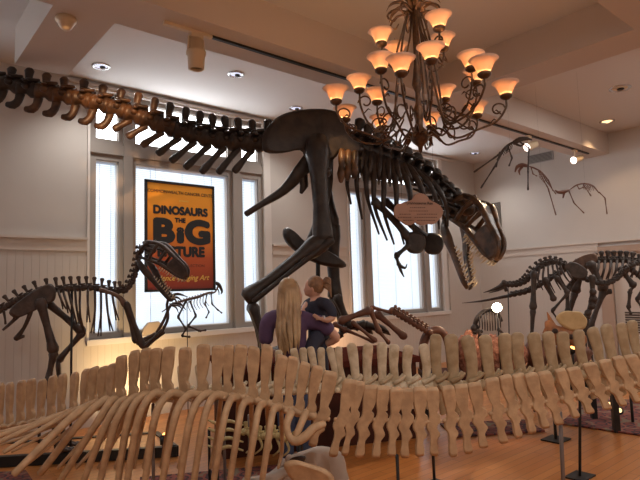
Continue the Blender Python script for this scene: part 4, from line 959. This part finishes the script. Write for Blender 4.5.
# bright round lamp on a slim stand, and the small orange lamps among the rocks
lp = HP.p(497, 307.5, .20)
t = thing('round_spot_lamp', 'glaring white round lamp facing the viewer beside the small rib cage skeleton', 'lamp', V((lp.x, lp.y, TH)))
obj('lamp_stand', MB().tube([V((lp.x, lp.y, TH)), lp-Z*.05], .008, seg=6).lathe([(.001, 0.0), (.06, 0), (.055, .015), (.001, .018)], V((lp.x, lp.y, TH)), Z, 14), 'black', t)
dl = (CAM-lp+V((0, 0, .6))).normalized()
obj('lamp_housing', MB().lathe([(.001, -.10), (.03, -.09), (.05, -.03), (.056, .0), (.051, .004)], lp, dl, 18), 'black', t)
obj('lamp_face', MB().lathe([(.051, .0), (.04, .016), (.018, .024), (.001, .026)], lp, dl, 18), 'glowlamp', t)
light('lamp_glow', 'POINT', lp+dl*.08, 4, (1, .74, .5), t, shadow_soft_size=.05)
def floor_lamp(p, label, glow='redlamp', r=.035, lift=0.0):
    t = thing('uplight', label, 'lamp', p, 'small exhibit uplights'); d = V((-.3, -.5, .8)).normalized(); c = p+Z*(.07+lift)
    obj('foot', MB().box((p.x-.04, p.y-.04, p.z), (p.x+.04, p.y+.04, p.z+.02)).tube([p, p+Z*(lift+.04)], .01, seg=6), 'black', t); obj('can', MB().lathe([(.001, -.05), (r, -.045), (r*1.1, .03), (r*.95, .03)], c, d, 14), 'black', t)
    obj('lamp_face', MB().lathe([(r*.95, .02), (.001, .026)], c, d, 14), glow, t); return c
u1 = floor_lamp(bench_pt(569, .2), 'small orange glowing uplight below the horned skull', lift=.17)

# ------------------------------------------------------------------ sprawled reddish skeleton on the plinth
SPl = Plane(335, 5.9, 440, 6.1)
sk = thing('sprawled_skeleton', 'sprawled red-brown skeleton with long bent limb bones below the wide window', 'dinosaur skeleton', V((SPl.p(385, 350).x, SPl.p(385, 350).y, PH)))
for n, a, b_, r, o_ in (('thigh_bone', (340, 321), (370, 310), .034, .05), ('shin_bone', (370, 309), (379, 332), .026, .05), ('foot_bone', (379, 331), (389, 343), .02, .05), ('thigh_bone', (376, 313), (405, 337), .034, -.08), ('rod_bone', (371, 307), (393, 313), .018, 0),
                      ('rod_bone', (352, 322), (376, 341), .02, .1), ('rod_bone', (334, 324), (346, 330), .024, 0), ('shin_bone', (346, 330), (374, 342), .016, .0)):
    obj(n, MB().bone(SPl.p(*a, o_), SPl.p(*b_, o_), r, 1.5), 'redbone', sk)
for k in range(9): 
    x, y = 393+3.9*k, 311+2.3*k; c = SPl.p(x, y); f = (SPl.p(x+4, y+2.3)-c).normalized(); up = (Z-f*f.dot(Z)).normalized()
    mb = MB(); vertebra(mb, c, f, up, f.cross(up), .05, .04, .03, .02, wing=.06); obj('tail_vertebra', mb, 'redbone', sk)
chain(SPl, sk, [(429, 331), (436, 345)], (.03,), 0, 'redbone', ('leg_bone',))

# ------------------------------------------------------------------ flying skeletons hung on wires
def flyer(label, d, pts, head, limbs, r, m_):
    pl_ = Plane(480, d, 610, d+.2); P = lambda q, o=0: pl_.p(q[0], q[1], o)
    top = P(pts[len(pts)//2]); t = thing('hanging_flyer_skeleton', label, 'flying reptile skeleton', top, 'flying skeletons hung from the ceiling')
    obj('backbone', MB().tube([P(q) for q in pts], [r*.5]+[r]*(len(pts)-2)+[r*.4], seg=7, sub=5), m_, t)
    k = len(pts)//2
    for j in range(5):
        a = P(pts[k]).lerp(P(pts[k-1]), j/5)
        for s_ in (1, -1): obj('rib', MB().tube([a, a+pl_.n*(.05*s_)-Z*.03, a+pl_.n*(.03*s_)-Z*.075], [r*.5, r*.4, r*.25], seg=5, sub=3), m_, t)
    hd = MB(); 
    for q, rr in head: hd.tube([P(x) for x in q], rr, seg=7, sub=2)
    obj('skull', hd, m_, t)
    for q, o_ in limbs:
        mb = MB()
        for a, b_ in zip(q, q[1:]): mb.bone(P(a, o_), P(b_, o_), r*.62, 1.4, seg=6)
        obj('wing_bone', mb, m_, t)
    w = min(HC, HS if YCN-.0 < top.y < YCF else HC); obj('hanging_wire', MB().tube([top, V((top.x, top.y, w))], .0006, seg=4), 'black', t)
flyer('largest hanging flyer skeleton, long dark wing bones trailing beside the chandelier', 6.5, [(497, 160), (503, 150), (510, 144), (518, 141), (527, 139)], [([(514, 143), (520, 139.5), (527, 138.5), (532, 140)], [.03, .034, .022, .008]), ([(516, 144), (521, 146), (524, 143)], [.016, .012, .006])],
      [([(506, 147), (497, 156), (474, 172)], .1), ([(505, 148), (495, 166), (481, 188)], -.1), ([(508, 146), (512, 158), (509, 166)], .05), ([(520, 142), (529, 148), (528, 170), (528, 190)], 0), ([(500, 152), (496, 167)], -.03)], .015, 'grey_fossil')
flyer('middle hanging flyer skeleton, reddish, head lowered just under the lit spotlights', 6.6, [(553, 191), (548, 180), (541, 172), (534, 168), (528, 166)], [([(528, 166), (522, 165), (517, 167), (515, 172)], [.02, .028, .022, .008]), ([(522, 167), (519, 171), (520, 175)], [.018, .014, .005])],
      [([(538, 170), (548, 188), (556, 215)], .08), ([(540, 171), (547, 182), (556, 194)], -.08), ([(531, 167), (533, 174), (537, 176)], .03)], .011, 'redbone')
flyer('small hanging flyer skeleton furthest along, body arched and reddish', 6.8, [(599, 193), (593, 186), (585, 183.5), (577, 185), (569, 190)], [([(569, 190), (563, 192), (558, 192), (555, 190)], [.018, .028, .02, .006]), ([(564, 193), (563, 198)], [.018, .008])],
      [([(569, 191), (574, 203), (584, 213)], .07), ([(583, 184), (591, 196)], -.07), ([(599, 192), (605, 198), (607, 214)], .0), ([(577, 185), (579, 189), (584, 187)], .04)], .011, 'redbone')

# ------------------------------------------------------------------ poster
PY = 6.93
pA, pB = on_y(145, 181, PY), on_y(214.5, 290, PY)
px0, px1, pz0, pz1 = pA.x, on_y(214.5, 240, PY).x, on_y(180, 291, PY).z, on_y(180, 183.2, PY).z
po = thing('poster', 'orange to maroon hanging poster with large black lettering in front of the window', 'poster', ((px0+px1)/2, PY, pz0))
obj('print', MB().box((px0, PY, pz0), (px1, PY+.012, pz1)), 'poster', po)
fr = MB(); b_ = .028
for q in (((px0-.004, PY-.012, pz0-.004), (px0+b_, PY+.02, pz1+.004)), ((px1-b_, PY-.012, pz0-.004), (px1+.004, PY+.02, pz1+.004)), ((px0, PY-.012, pz0-.004), (px1, PY+.02, pz0+b_)), ((px0, PY-.012, pz1-b_), (px1, PY+.02, pz1+.004))): fr.box(*q)
obj('frame', fr, 'posterblack', po)
for x in (px0+.15, px1-.15): obj('hanging_wire', MB().tube([V((x, PY+.004, pz1)), V((x, PY+.10, HEAD+.02))], .001, seg=4), 'black', po)
PW, PHT, pcx = px1-px0, pz1-pz0, (px0+px1)/2
def pt_(body, fx, fz, size, m_='posterblack', bold=0, sx=1, shear=0, align='CENTER'):
    mt_ = Matrix(((1, 0, 0, px0+PW*fx), (0, 0, -1, PY-.003), (0, 1, 0, pz0+PHT*fz), (0, 0, 0, 1)))
    return text('lettering', body, size, m_, mt_, po, bold, align, sx, shear)
pt_('COMMONWEALTH CANCER CENTER', .52, .905, .060, 'ink', .0006, 1.0)
pt_('presents', .54, .835, .042, 'posteryellow', .0005)
pt_('DINOSAURS', .50, .735, .150, bold=.010, sx=.99)
pt_('THE', .485, .648, .085, bold=.006)
pt_('B', .245, .535, .44, bold=.028, sx=1.22)
pt_('G', .745, .535, .44, bold=.028, sx=1.22)
pt_('i', .485, .508, .27, bold=.030, sx=1.35)
pt_('PICTURE', .50, .355, .185, bold=.012, sx=.98)
pt_('COLLECTION', .66, .23, .055, 'ink', 0, 1.1)
pt_('Science Imaging Art', .50, .118, .105, 'posteryellow', .001, .98, .35)
# ------------------------------------------------------------------ people
def body(name, mb, m, parent, voxel, smooth=8):
    o = obj(name, mb, m, parent)
    r = o.modifiers.new('remesh', 'REMESH'); r.mode = 'VOXEL'; r.voxel_size = voxel; r.use_smooth_shade = True
    s = o.modifiers.new('smooth', 'SMOOTH'); s.iterations = smooth; s.factor = .5
    return o
ahead = V((Fw.x, Fw.y, 0)).normalized()
wd = 5.0
A = lambda x, y, dd=0.0: at(x, y, wd+dd)
wm = thing('person', 'woman with long blonde hair and a purple shirt, seen from behind, holding a child', 'person', V((A(294, 400).x, A(294, 400).y, 0)))
lookd = (right*.78+ahead*.55-Z*.05).normalized(); lside = lookd.cross(Z).normalized()
hc_ = A(291, 292.5)
mb = MB()
mb.ball(hc_, (lookd*.098, lside*.076, Z*.118), 16, 12)
mb.tube([hc_+lookd*.05-Z*.02, hc_+lookd*.065-Z*.075, hc_+lookd*.07-Z*.105], [.06, .05, .034], seg=10, sub=2)
mb.tube([hc_+lookd*.09+Z*.0, hc_+lookd*.118-Z*.032, hc_+lookd*.10-Z*.045], [.012, .016, .012], seg=8)
mb.tube([hc_-Z*.07-lookd*.02, A(291, 309), A(291, 315)], [.058, .056, .075], seg=10, sub=2)
SL, SR = A(270, 320, -.03), A(312, 322, .06)
mb.tube([SL, A(291, 316), SR], [.06, .08, .06], seg=10, sub=2)
mb.tube([A(292, 318), A(293, 340), A(293, 360), A(294, 380)], [.11, .125, .115, .135], seg=14, sub=3)
for h, k_, a, f_ in ((A(287, 384, -.02), A(286, 424, -.02), (on_h(286, 455, .08)), 0), (A(301, 384, .05), A(303, 424, .05), None, 0)):
    fx = V((k_.x, k_.y, .08)); mb.tube([h, h.lerp(k_, .5), k_, k_.lerp(fx, .4), fx, fx-Z*.06+lookd*.04, fx-Z*.065+lookd*.16], [.095, .085, .062, .06, .042, .045, .032], seg=12, sub=2)
# right arm: bare forearm round the child; left arm reaching in front
EL, HR = A(337, 338, .05), A(312, 344, .20)
mb.tube([SR, A(327, 328, .05), EL], [.055, .048, .042], seg=10, sub=2).tube([EL, A(326, 344, .12), HR], [.042, .036, .026], seg=10, sub=2)
EL2, HL = A(266, 352, -.02), A(300, 352, .24)
mb.tube([SL, A(266, 336, -.03), EL2], [.055, .048, .042], seg=10, sub=2).tube([EL2, A(282, 354, .12), HL], [.042, .036, .026], seg=10, sub=2)
def hand(mb, w, d, n, s=1.0):
    d = d.normalized(); n = n.normalized(); sd = d.cross(n)
    mb.tube([w, w+d*.04*s, w+d*.08*s], [.024*s, .034*s, .034*s], ref=sd, flat=.5, seg=8)
    for i, l in enumerate((.062, .072, .068, .052)):
        b0 = w+d*.075*s+sd*((i-1.5)*.018*s); mb.tube([b0, b0+d*l*.5*s-n*.006*s, b0+d*l*.85*s-n*.025*s, b0+d*l*.9*s-n*.04*s], [.0095*s, .009*s, .0085*s, .006*s], seg=6)
    b0 = w+d*.02*s-sd*.026*s; mb.tube([b0, b0+d*.025*s-sd*.022*s, b0+d*.055*s-sd*.026*s-n*.01*s], [.012*s, .011*s, .008*s], seg=6)
hand(mb, HR, -right+ahead*.2, toward); hand(mb, HL, right*.9+Z*.2, toward)
body('body', mb, 'skin', wm, .011)
sh = MB()
sh.tube([A(291, 313.5), A(291, 317), A(292, 326), A(292, 345), A(293, 360), A(294, 374)], [.085, .12, .155, .155, .150, .162], ref=lside, flat=.82, seg=18, sub=3)
sh.tube([SL+(A(291, 316)-SL)*.6, SL, A(266.5, 330, -.03), A(266, 341, -.03)], [.085, .078, .072, .068], seg=12, sub=3)
sh.tube([SR+(A(291, 316)-SR)*.6, SR, A(322, 324, .05), A(329, 331, .05)], [.085, .080, .074, .070], seg=12, sub=3)
body('shirt', sh, 'purple', wm, .014, 6)
je = MB()
je.tube([A(294, 372), A(294, 384)], [.15, .155], ref=lside, flat=.85, seg=16)
for h, k_ in ((A(287, 383, -.02), A(286, 424, -.02)), (A(301, 383, .05), A(303, 424, .05))):
    fx = V((k_.x, k_.y, .09)); je.tube([h, h.lerp(k_, .5), k_, k_.lerp(fx, .5), fx], [.105, .098, .076, .074, .068], seg=14, sub=2)
body('jeans', je, 'jeans', wm, .014, 6)
so = MB()
for k_ in (A(286, 424, -.02), A(303, 424, .05)):
    fx = V((k_.x, k_.y, .045)); so.tube([fx-lookd*.06, fx, fx+lookd*.1, fx+lookd*.17-Z*.01], [.042, .048, .045, .03], ref=lside, flat=.95, seg=12, sub=2)
body('shoes', so, 'shoe', wm, .012, 4)
hr = MB(); bk_ = -lookd
hr.ball(hc_+Z*.02+bk_*.022, (lookd*.105, lside*.093, Z*.120), 16, 12)
rnd = random.Random(4)
for i in range(40):                       # long locks fall from the crown down the back
    t = i/39; ang = -1.75+3.35*t; dd = (bk_*math.cos(ang)+lside*math.sin(ang))
    L = .44+.13*math.cos(ang*.9)+rnd.uniform(-.05, .05); wv = rnd.uniform(-.012, .012); sw = lside*rnd.uniform(-.02, .02)
    k = .9+.18*rnd.random()
    hr.tube([hc_+Z*.105+dd*.03, hc_+Z*.03+dd*.095, hc_-Z*.09+dd*(.104*k+wv), hc_-Z*.20+dd*(.112*k+wv)+toward*.03+sw*.5, hc_-Z*.33+dd*(.120*k-wv)+toward*.055+sw, hc_-Z*(L*.82)+dd*(.105*k+wv)+toward*.075+sw*1.6, hc_-Z*L+dd*(.09*k)+toward*.07+sw*2.2], [.018, .022, .021, .020, .019, .014, .003], seg=6, sub=3)
obj('hair', hr, 'hair', wm)
obj('hair_clip', MB().ball(hc_+Z*.095+right*.055+toward*.055, .010, 8, 6), 'ivory', wm)
# child carried on her arm
kd = thing('person', 'small child with a light brown ponytail and a navy top, carried in the woman\'s arm', 'person', V((A(318, 330).x, A(318, 330).y, A(318, 352).z)))
B_ = lambda x, y, dd=.14: at(x, y, wd+.04+dd)
kl = (-right*.88+ahead*.30+Z*.02).normalized(); ks = kl.cross(Z).normalized(); kh = B_(313.5, 287.5)
mb = MB().ball(kh, (kl*.088, ks*.072, Z*.098), 16, 12)
mb.tube([kh+kl*.045-Z*.03, kh+kl*.058-Z*.065], [.055, .04], seg=10).tube([kh+kl*.082-Z*.005, kh+kl*.10-Z*.026, kh+kl*.085-Z*.034], [.009, .013, .009], seg=8)
for s_ in (1, -1): mb.ball(kh+ks*(.072*s_)-Z*.012-kl*.012, (kl*.018, ks*.010, Z*.026), 8, 6)
mb.tube([kh-Z*.07, B_(316, 299)], [.042, .048], seg=10).tube([B_(316, 300), B_(319, 316), B_(319, 338)], [.08, .095, .10], seg=12, sub=2)
mb.tube([B_(308, 303), B_(303, 312, .02), B_(303, 322, -.04)], [.04, .036, .03], seg=9, sub=2)
cs_, ce, cw = B_(326, 304, .0), B_(333, 318, -.06), B_(321, 319, -.10)
mb.tube([cs_, B_(331, 311, -.04), ce], [.042, .036, .032], seg=9, sub=2).tube([ce, B_(327, 320, -.10), cw], [.032, .028, .020], seg=9, sub=2)
hand(mb, cw, -right*.8+Z*.45, toward, .62)
for dd, x in ((0.0, 315), (.16, 325)): mb.tube([B_(318, 338, dd), B_(x-4, 348, dd-.1), B_(x-1, 372, dd-.06), B_(x-5, 376, dd-.08)], [.065, .052, .036, .03], seg=9, sub=2)
body('body', mb, 'skin', kd, .009)
tp = MB().tube([B_(315, 298.5), B_(316, 302), B_(319, 316), B_(319, 338)], [.055, .098, .115, .118], ref=ks, flat=.9, seg=14, sub=3)
tp.tube([B_(318, 303), cs_, B_(331.5, 311, -.04), ce.lerp(cs_, .12)], [.06, .058, .050, .046], seg=10, sub=2).tube([B_(314, 302), B_(308, 304), B_(303, 313, .02)], [.055, .05, .044], seg=10, sub=2)
body('top', tp, 'navy', kd, .012, 5)
lg = MB()
for dd, x in ((0.0, 315), (.16, 325)): lg.tube([B_(318, 337, dd), B_(x-4, 348, dd-.1), B_(x-1, 370, dd-.06)], [.078, .064, .050], seg=10, sub=2)
body('trousers', lg, 'navy', kd, .012, 5)
so = MB()
for dd, x in ((0.0, 315), (.16, 325)): so.tube([B_(x, 373, dd-.06), B_(x-6, 376, dd-.1)], [.036, .03], seg=9)
obj('shoes', so, 'shoe', kd)
hh = MB().ball(kh+Z*.022-kl*.022, (kl*.088, ks*.081, Z*.094), 14, 10)
hh.ball(kh-kl*.088+Z*.02, .026, 8, 6)
for i in range(6): 
    o_ = V((0, 0, .016*(i-2.5))); hh.tube([kh-kl*.085+Z*.022, kh-kl*.125+Z*.045+o_+ks*.01*(i % 3-1), kh-kl*.165+Z*.02+o_*1.4, kh-kl*.175-Z*.03+o_*1.6], [.014, .016, .013, .004], seg=7, sub=3)
obj('hair', hh, 'childhair', kd)
obj('bracelet', MB().lathe([(.024, -.008), (.03, -.008), (.03, .008), (.024, .008), (.024, -.008)], cw.lerp(ce, .22)+V((0, 0, .0)), (cw-ce).normalized(), 14), 'shoe', kd)

# ------------------------------------------------------------------ floor pieces
def rug(px, label, h=.012):
    q = [on_h(x, y, h) for x, y in px]; c = sum(q, V((0, 0, 0)))/len(q)
    mb = MB().plate(q, Z, h*1.6, .995, False); mb.v = [V((v.x, v.y, max(.001, v.z))) for v in mb.v]
    tag(obj('rug', mb, 'rug', None, V((c.x, c.y, 0))), label, 'rug', 'patterned red rugs')
rug([(560, 423.5), (660, 438), (700, 404), (590, 398)], 'dark red patterned rug under the far end of the tails, behind the bare boards')
rug([(455, 437), (545, 431), (524, 420), (440, 424)], 'small red rug showing beneath the middle of the tan tail')
rug([(140, 478), (305, 463), (340, 500), (140, 540)], 'red patterned rug under the tan rib cage')
rug([(-60, 477), (26, 471), (40, 492), (-60, 520)], 'dark patterned rug corner under the far-left tan ribs, in front of the low platform')
def platform(px, label, h):
    q = [on_h(x, y, h) for x, y in px]; q = [V((v.x, min(v.y, 6.9), v.z)) for v in q]; c = sum(q, V((0, 0, 0)))/len(q)
    t = thing('display_platform', label, 'platform', V((c.x, c.y, 0)), 'low display platforms')
    top = [V((v.x, v.y, h)) for v in q]
    mb = MB(); b0 = [V((v.x, v.y, 0)) for v in q]; n = len(q); mb.v = b0+top
    for i in range(n): j = (i+1) % n; mb.face((i, j, j+n, i+n), False)
    mb.face(range(n, 2*n), False); obj('deck', mb, 'floor', t)
    ed = MB()
    for i in range(n):
        j = (i+1) % n; a, b_ = top[i], top[j]; dr_ = (b_-a).normalized(); ed.obox((a+b_)*.5-Z*(h*.5-.008), (dr_*((b_-a).length*.5+.02), dr_.cross(Z)*.03, Z*(h*.5+.004)))
    obj('black_edging', ed, 'black', t)
platform([(-60, 461), (175, 447), (156, 433), (-60, 441)], 'low wooden platform with black edging under the slender theropod', .09)
# pale yellow small skeleton hung on poles behind the rib cage
YP = Plane(205, 4.55, 310, 4.5)
ys = thing('small_skeleton', 'small pale yellow fish-like skeleton on grey poles, glimpsed between the tan ribs', 'skeleton', YP.p(240, 462).xy.to_3d())
for k in range(4):
    y = 421+8.5*k; obj('rib', MB().tube([YP.p(208, y-1), YP.p(218, y+2.5, .03), YP.p(229, y), YP.p(243, y+4, .03)], [.008, .018, .016, .008], seg=6, sub=4), 'yellow', ys)
for k in range(8):
    c = YP.p(246+7*k, 432+2*math.sin(k)+1.2*k); f = YP.f; mb = MB(); vertebra(mb, c, f, Z, YP.n, .055, .03, .05, .022, wing=.06); obj('vertebra', mb, 'yellow', ys)
for k in range(5): obj('rib', MB().tube([YP.p(250+9*k, 436+k), YP.p(253+9*k, 446+k, .06), YP.p(246+9*k, 453+k, .04)], [.012, .010, .006], seg=6, sub=4), 'yellow', ys)
for x in (224, 249): p = YP.p(x, 415); obj('pole', MB().tube([p, V((p.x, p.y, .01))], .012, seg=8), 'steel', ys)
for x in (209, 217): p = YP.p(x, 428, -.05); obj('pole', MB().tube([p, V((p.x, p.y, .01))], .012, seg=8), 'black', ys)
p = YP.p(213, 470); obj('base_plate', MB().box((p.x-.2, p.y-.15, 0), (p.x+.2, p.y+.15, .015)), 'black', ys)
# big pale bones lying below the tan hip
WP = Plane(235, 3.85, 330, 3.75)
pb_ = thing('pale_skull_bone', 'large pale grey bone with a hollow, low beneath the tan hip bones', 'fossil bone', V((WP.p(290, 470).x, WP.p(290, 470).y, 0)))
q = [(236, 494), (244, 480), (262, 477), (276, 468), (288, 457), (306, 450), (322, 446), (340, 452), (346, 470), (340, 494)]
obj('bone_body', MB().plate([WP.p(x, y) for x, y in q], WP.n+Z*.3, .16, .72), 'pale', pb_)
obj('hollow', MB().plate([WP.p(x, y, .10) for x, y in ((286, 462), (294, 457), (305, 456), (303, 463), (292, 468))], WP.n+Z*.3, .03, .8), 'ink', pb_)
for a, b_, c in (((244, 482), (268, 480), (288, 470)), ((288, 458), (304, 470), (300, 486))): obj('bone_ridge', MB().tube([WP.p(*a, .08), WP.p(*b_, .1), WP.p(*c, .08)], [.03, .042, .03], seg=8, sub=4), 'pale', pb_)
pp = WP.p(306, 455); obj('mount_post', MB().tube([V((pp.x+.02, pp.y+.1, .01)), V((pp.x+.02, pp.y+.1, WP.p(303, 440).z))], .014, seg=8), 'black', pb_)
# black floor posts with plates
for px, py, top, lab in ((556, 440, 404, 'black post on a square plate on the bare boards, beyond the grey steel post'), (39, 452, 425, 'short black post standing in front of the low platform'), (633, 424, 396, 'thin black post at the edge of the red rug')):
    b_ = on_h(px, py, 0); r_ = ray(px, top); k = b_.xy.length/V((r_.x, r_.y)).length; h = EYE+r_.z*k
    t = thing('floor_post', lab, 'post', b_, 'black floor posts')
    obj('pole', MB().tube([V((b_.x, b_.y, .01)), V((b_.x, b_.y, max(h, .2)))], .016, seg=8), 'black', t); obj('plate', MB().box((b_.x-.12, b_.y-.1, 0), (b_.x+.12, b_.y+.1, .014)), 'black', t)
# little floor spot with two gleaming lamps on the far rug
b_ = on_h(617, 420, .02); t = thing('floor_spotlight', 'small black floor fitting with two gleaming bulbs on the dark red rug', 'lamp', (b_.x, b_.y, .02))
obj('stand', MB().tube([b_, b_+Z*.10], .03, seg=8), 'black', t)
for dx, dz in ((-.08, .17), (.03, .10)):
    c = b_+right*dx+Z*dz; obj('lamp_head', MB().lathe([(.001, -.06), (.04, -.05), (.045, .02), (.035, .022)], c, toward*.8+Z*.5, 12), 'black', t); obj('bulb', MB().ball(c+(toward*.8+Z*.5).normalized()*.015, .026, 8, 6), 'warmlamp', t)
# warm wash lamp on the floor below the poster window
b_ = on_h(165, 452, .09); t = thing('floor_spotlight', 'small black floor lamp on the low platform, glowing orange between the tan ribs', 'lamp', (b_.x, b_.y, .09))
obj('stand', MB().tube([b_, b_+Z*.08], .03, seg=8), 'black', t); c = b_+Z*.12
obj('lamp_head', MB().lathe([(.001, -.06), (.045, -.05), (.05, .03), (.04, .03)], c, V((.2, .4, .9)), 12), 'black', t); obj('bulb', MB().ball(c+V((.01, .02, .03)), .026, 8, 6), 'redlamp', t)

# ------------------------------------------------------------------ light
w = bpy.data.worlds.new('world'); sc.world = w; w.use_nodes = True
w.node_tree.nodes['Background'].inputs[0].default_value = (.75, .85, 1.0, 1); w.node_tree.nodes['Background'].inputs[1].default_value = 1.0
def spot(name, loc, tgt, e, c, ang, blend=.5, size=.04):
    o = light(name, 'SPOT', loc, e, c, None, spot_size=math.radians(ang), spot_blend=blend, shadow_soft_size=size); aim(o, V(tgt)-V(loc)); return o
h0, h1 = SPOTS[0][0], SPOTS[1][0]
spot('track_beam_head', h0+(PL.p(478, 240)-h0).normalized()*.1, PL.p(476, 248, .2), 330, (1, .72, .42), 26)
spot('track_beam_room', h1+V((-.1, -.05, -.05)), at(560, 330, 6.0), 60, (1, .78, .6), 60)
# unseen spots added without fixtures, to warm the tail, hip and rocks
spot('added_beam_tail', (.1, 2.2, HC-.1), PL.p(112, 104), 560, (1, .56, .28), 14)
spot('added_beam_hip', (2.4, 3.3, HC-.1), PL.p(348, 168), 260, (1, .60, .28), 9)
spot('added_beam_rocks', (6.3, 3.0, HC-.2), bench_pt(490)+Z*.2, 120, (1, .58, .38), 22)
# warm wash on the wall under the poster window from the floor lamp
spot('wall_wash', (2.55, YB-.75, .25), (2.75, YB, .78), 75, (1, .68, .32), 120, 1.0, .12)
light('wall_wash_far', 'POINT', V((6.2, 6.55, .75)), 14, (1, .58, .30), None, shadow_soft_size=.15)
# room's other recessed lamps behind the viewer
for x, y in ((-1.5, 0), (1.8, -.5), (-1.5, -2.6), (4.5, -1.2), (8.2, 0), (8.2, 2.4)):
    o = light('recessed_lamp', 'AREA', (x, y, HC-.02), 40, (1, .95, .90), None, shape='DISK', size=.4); o.rotation_euler = (0, 0, 0)
for q in RL[:4]: spot('recessed_lamp_far', (q.x, q.y, HC-.05), (q.x-.3, q.y-.6, 0), 70, (1, .95, .90), 130, .8, .1)
rl = RL[4]; spot('recessed_lamp_warm', (rl.x, rl.y, HC-.03), (rl.x, rl.y, 0), 40, (1, .65, .35), 110)
sc.view_settings.view_transform = 'Standard'; sc.view_settings.look = 'None'; sc.view_settings.gamma = 1; sc.view_settings.exposure = 0.18; sc.view_settings.use_curve_mapping = False
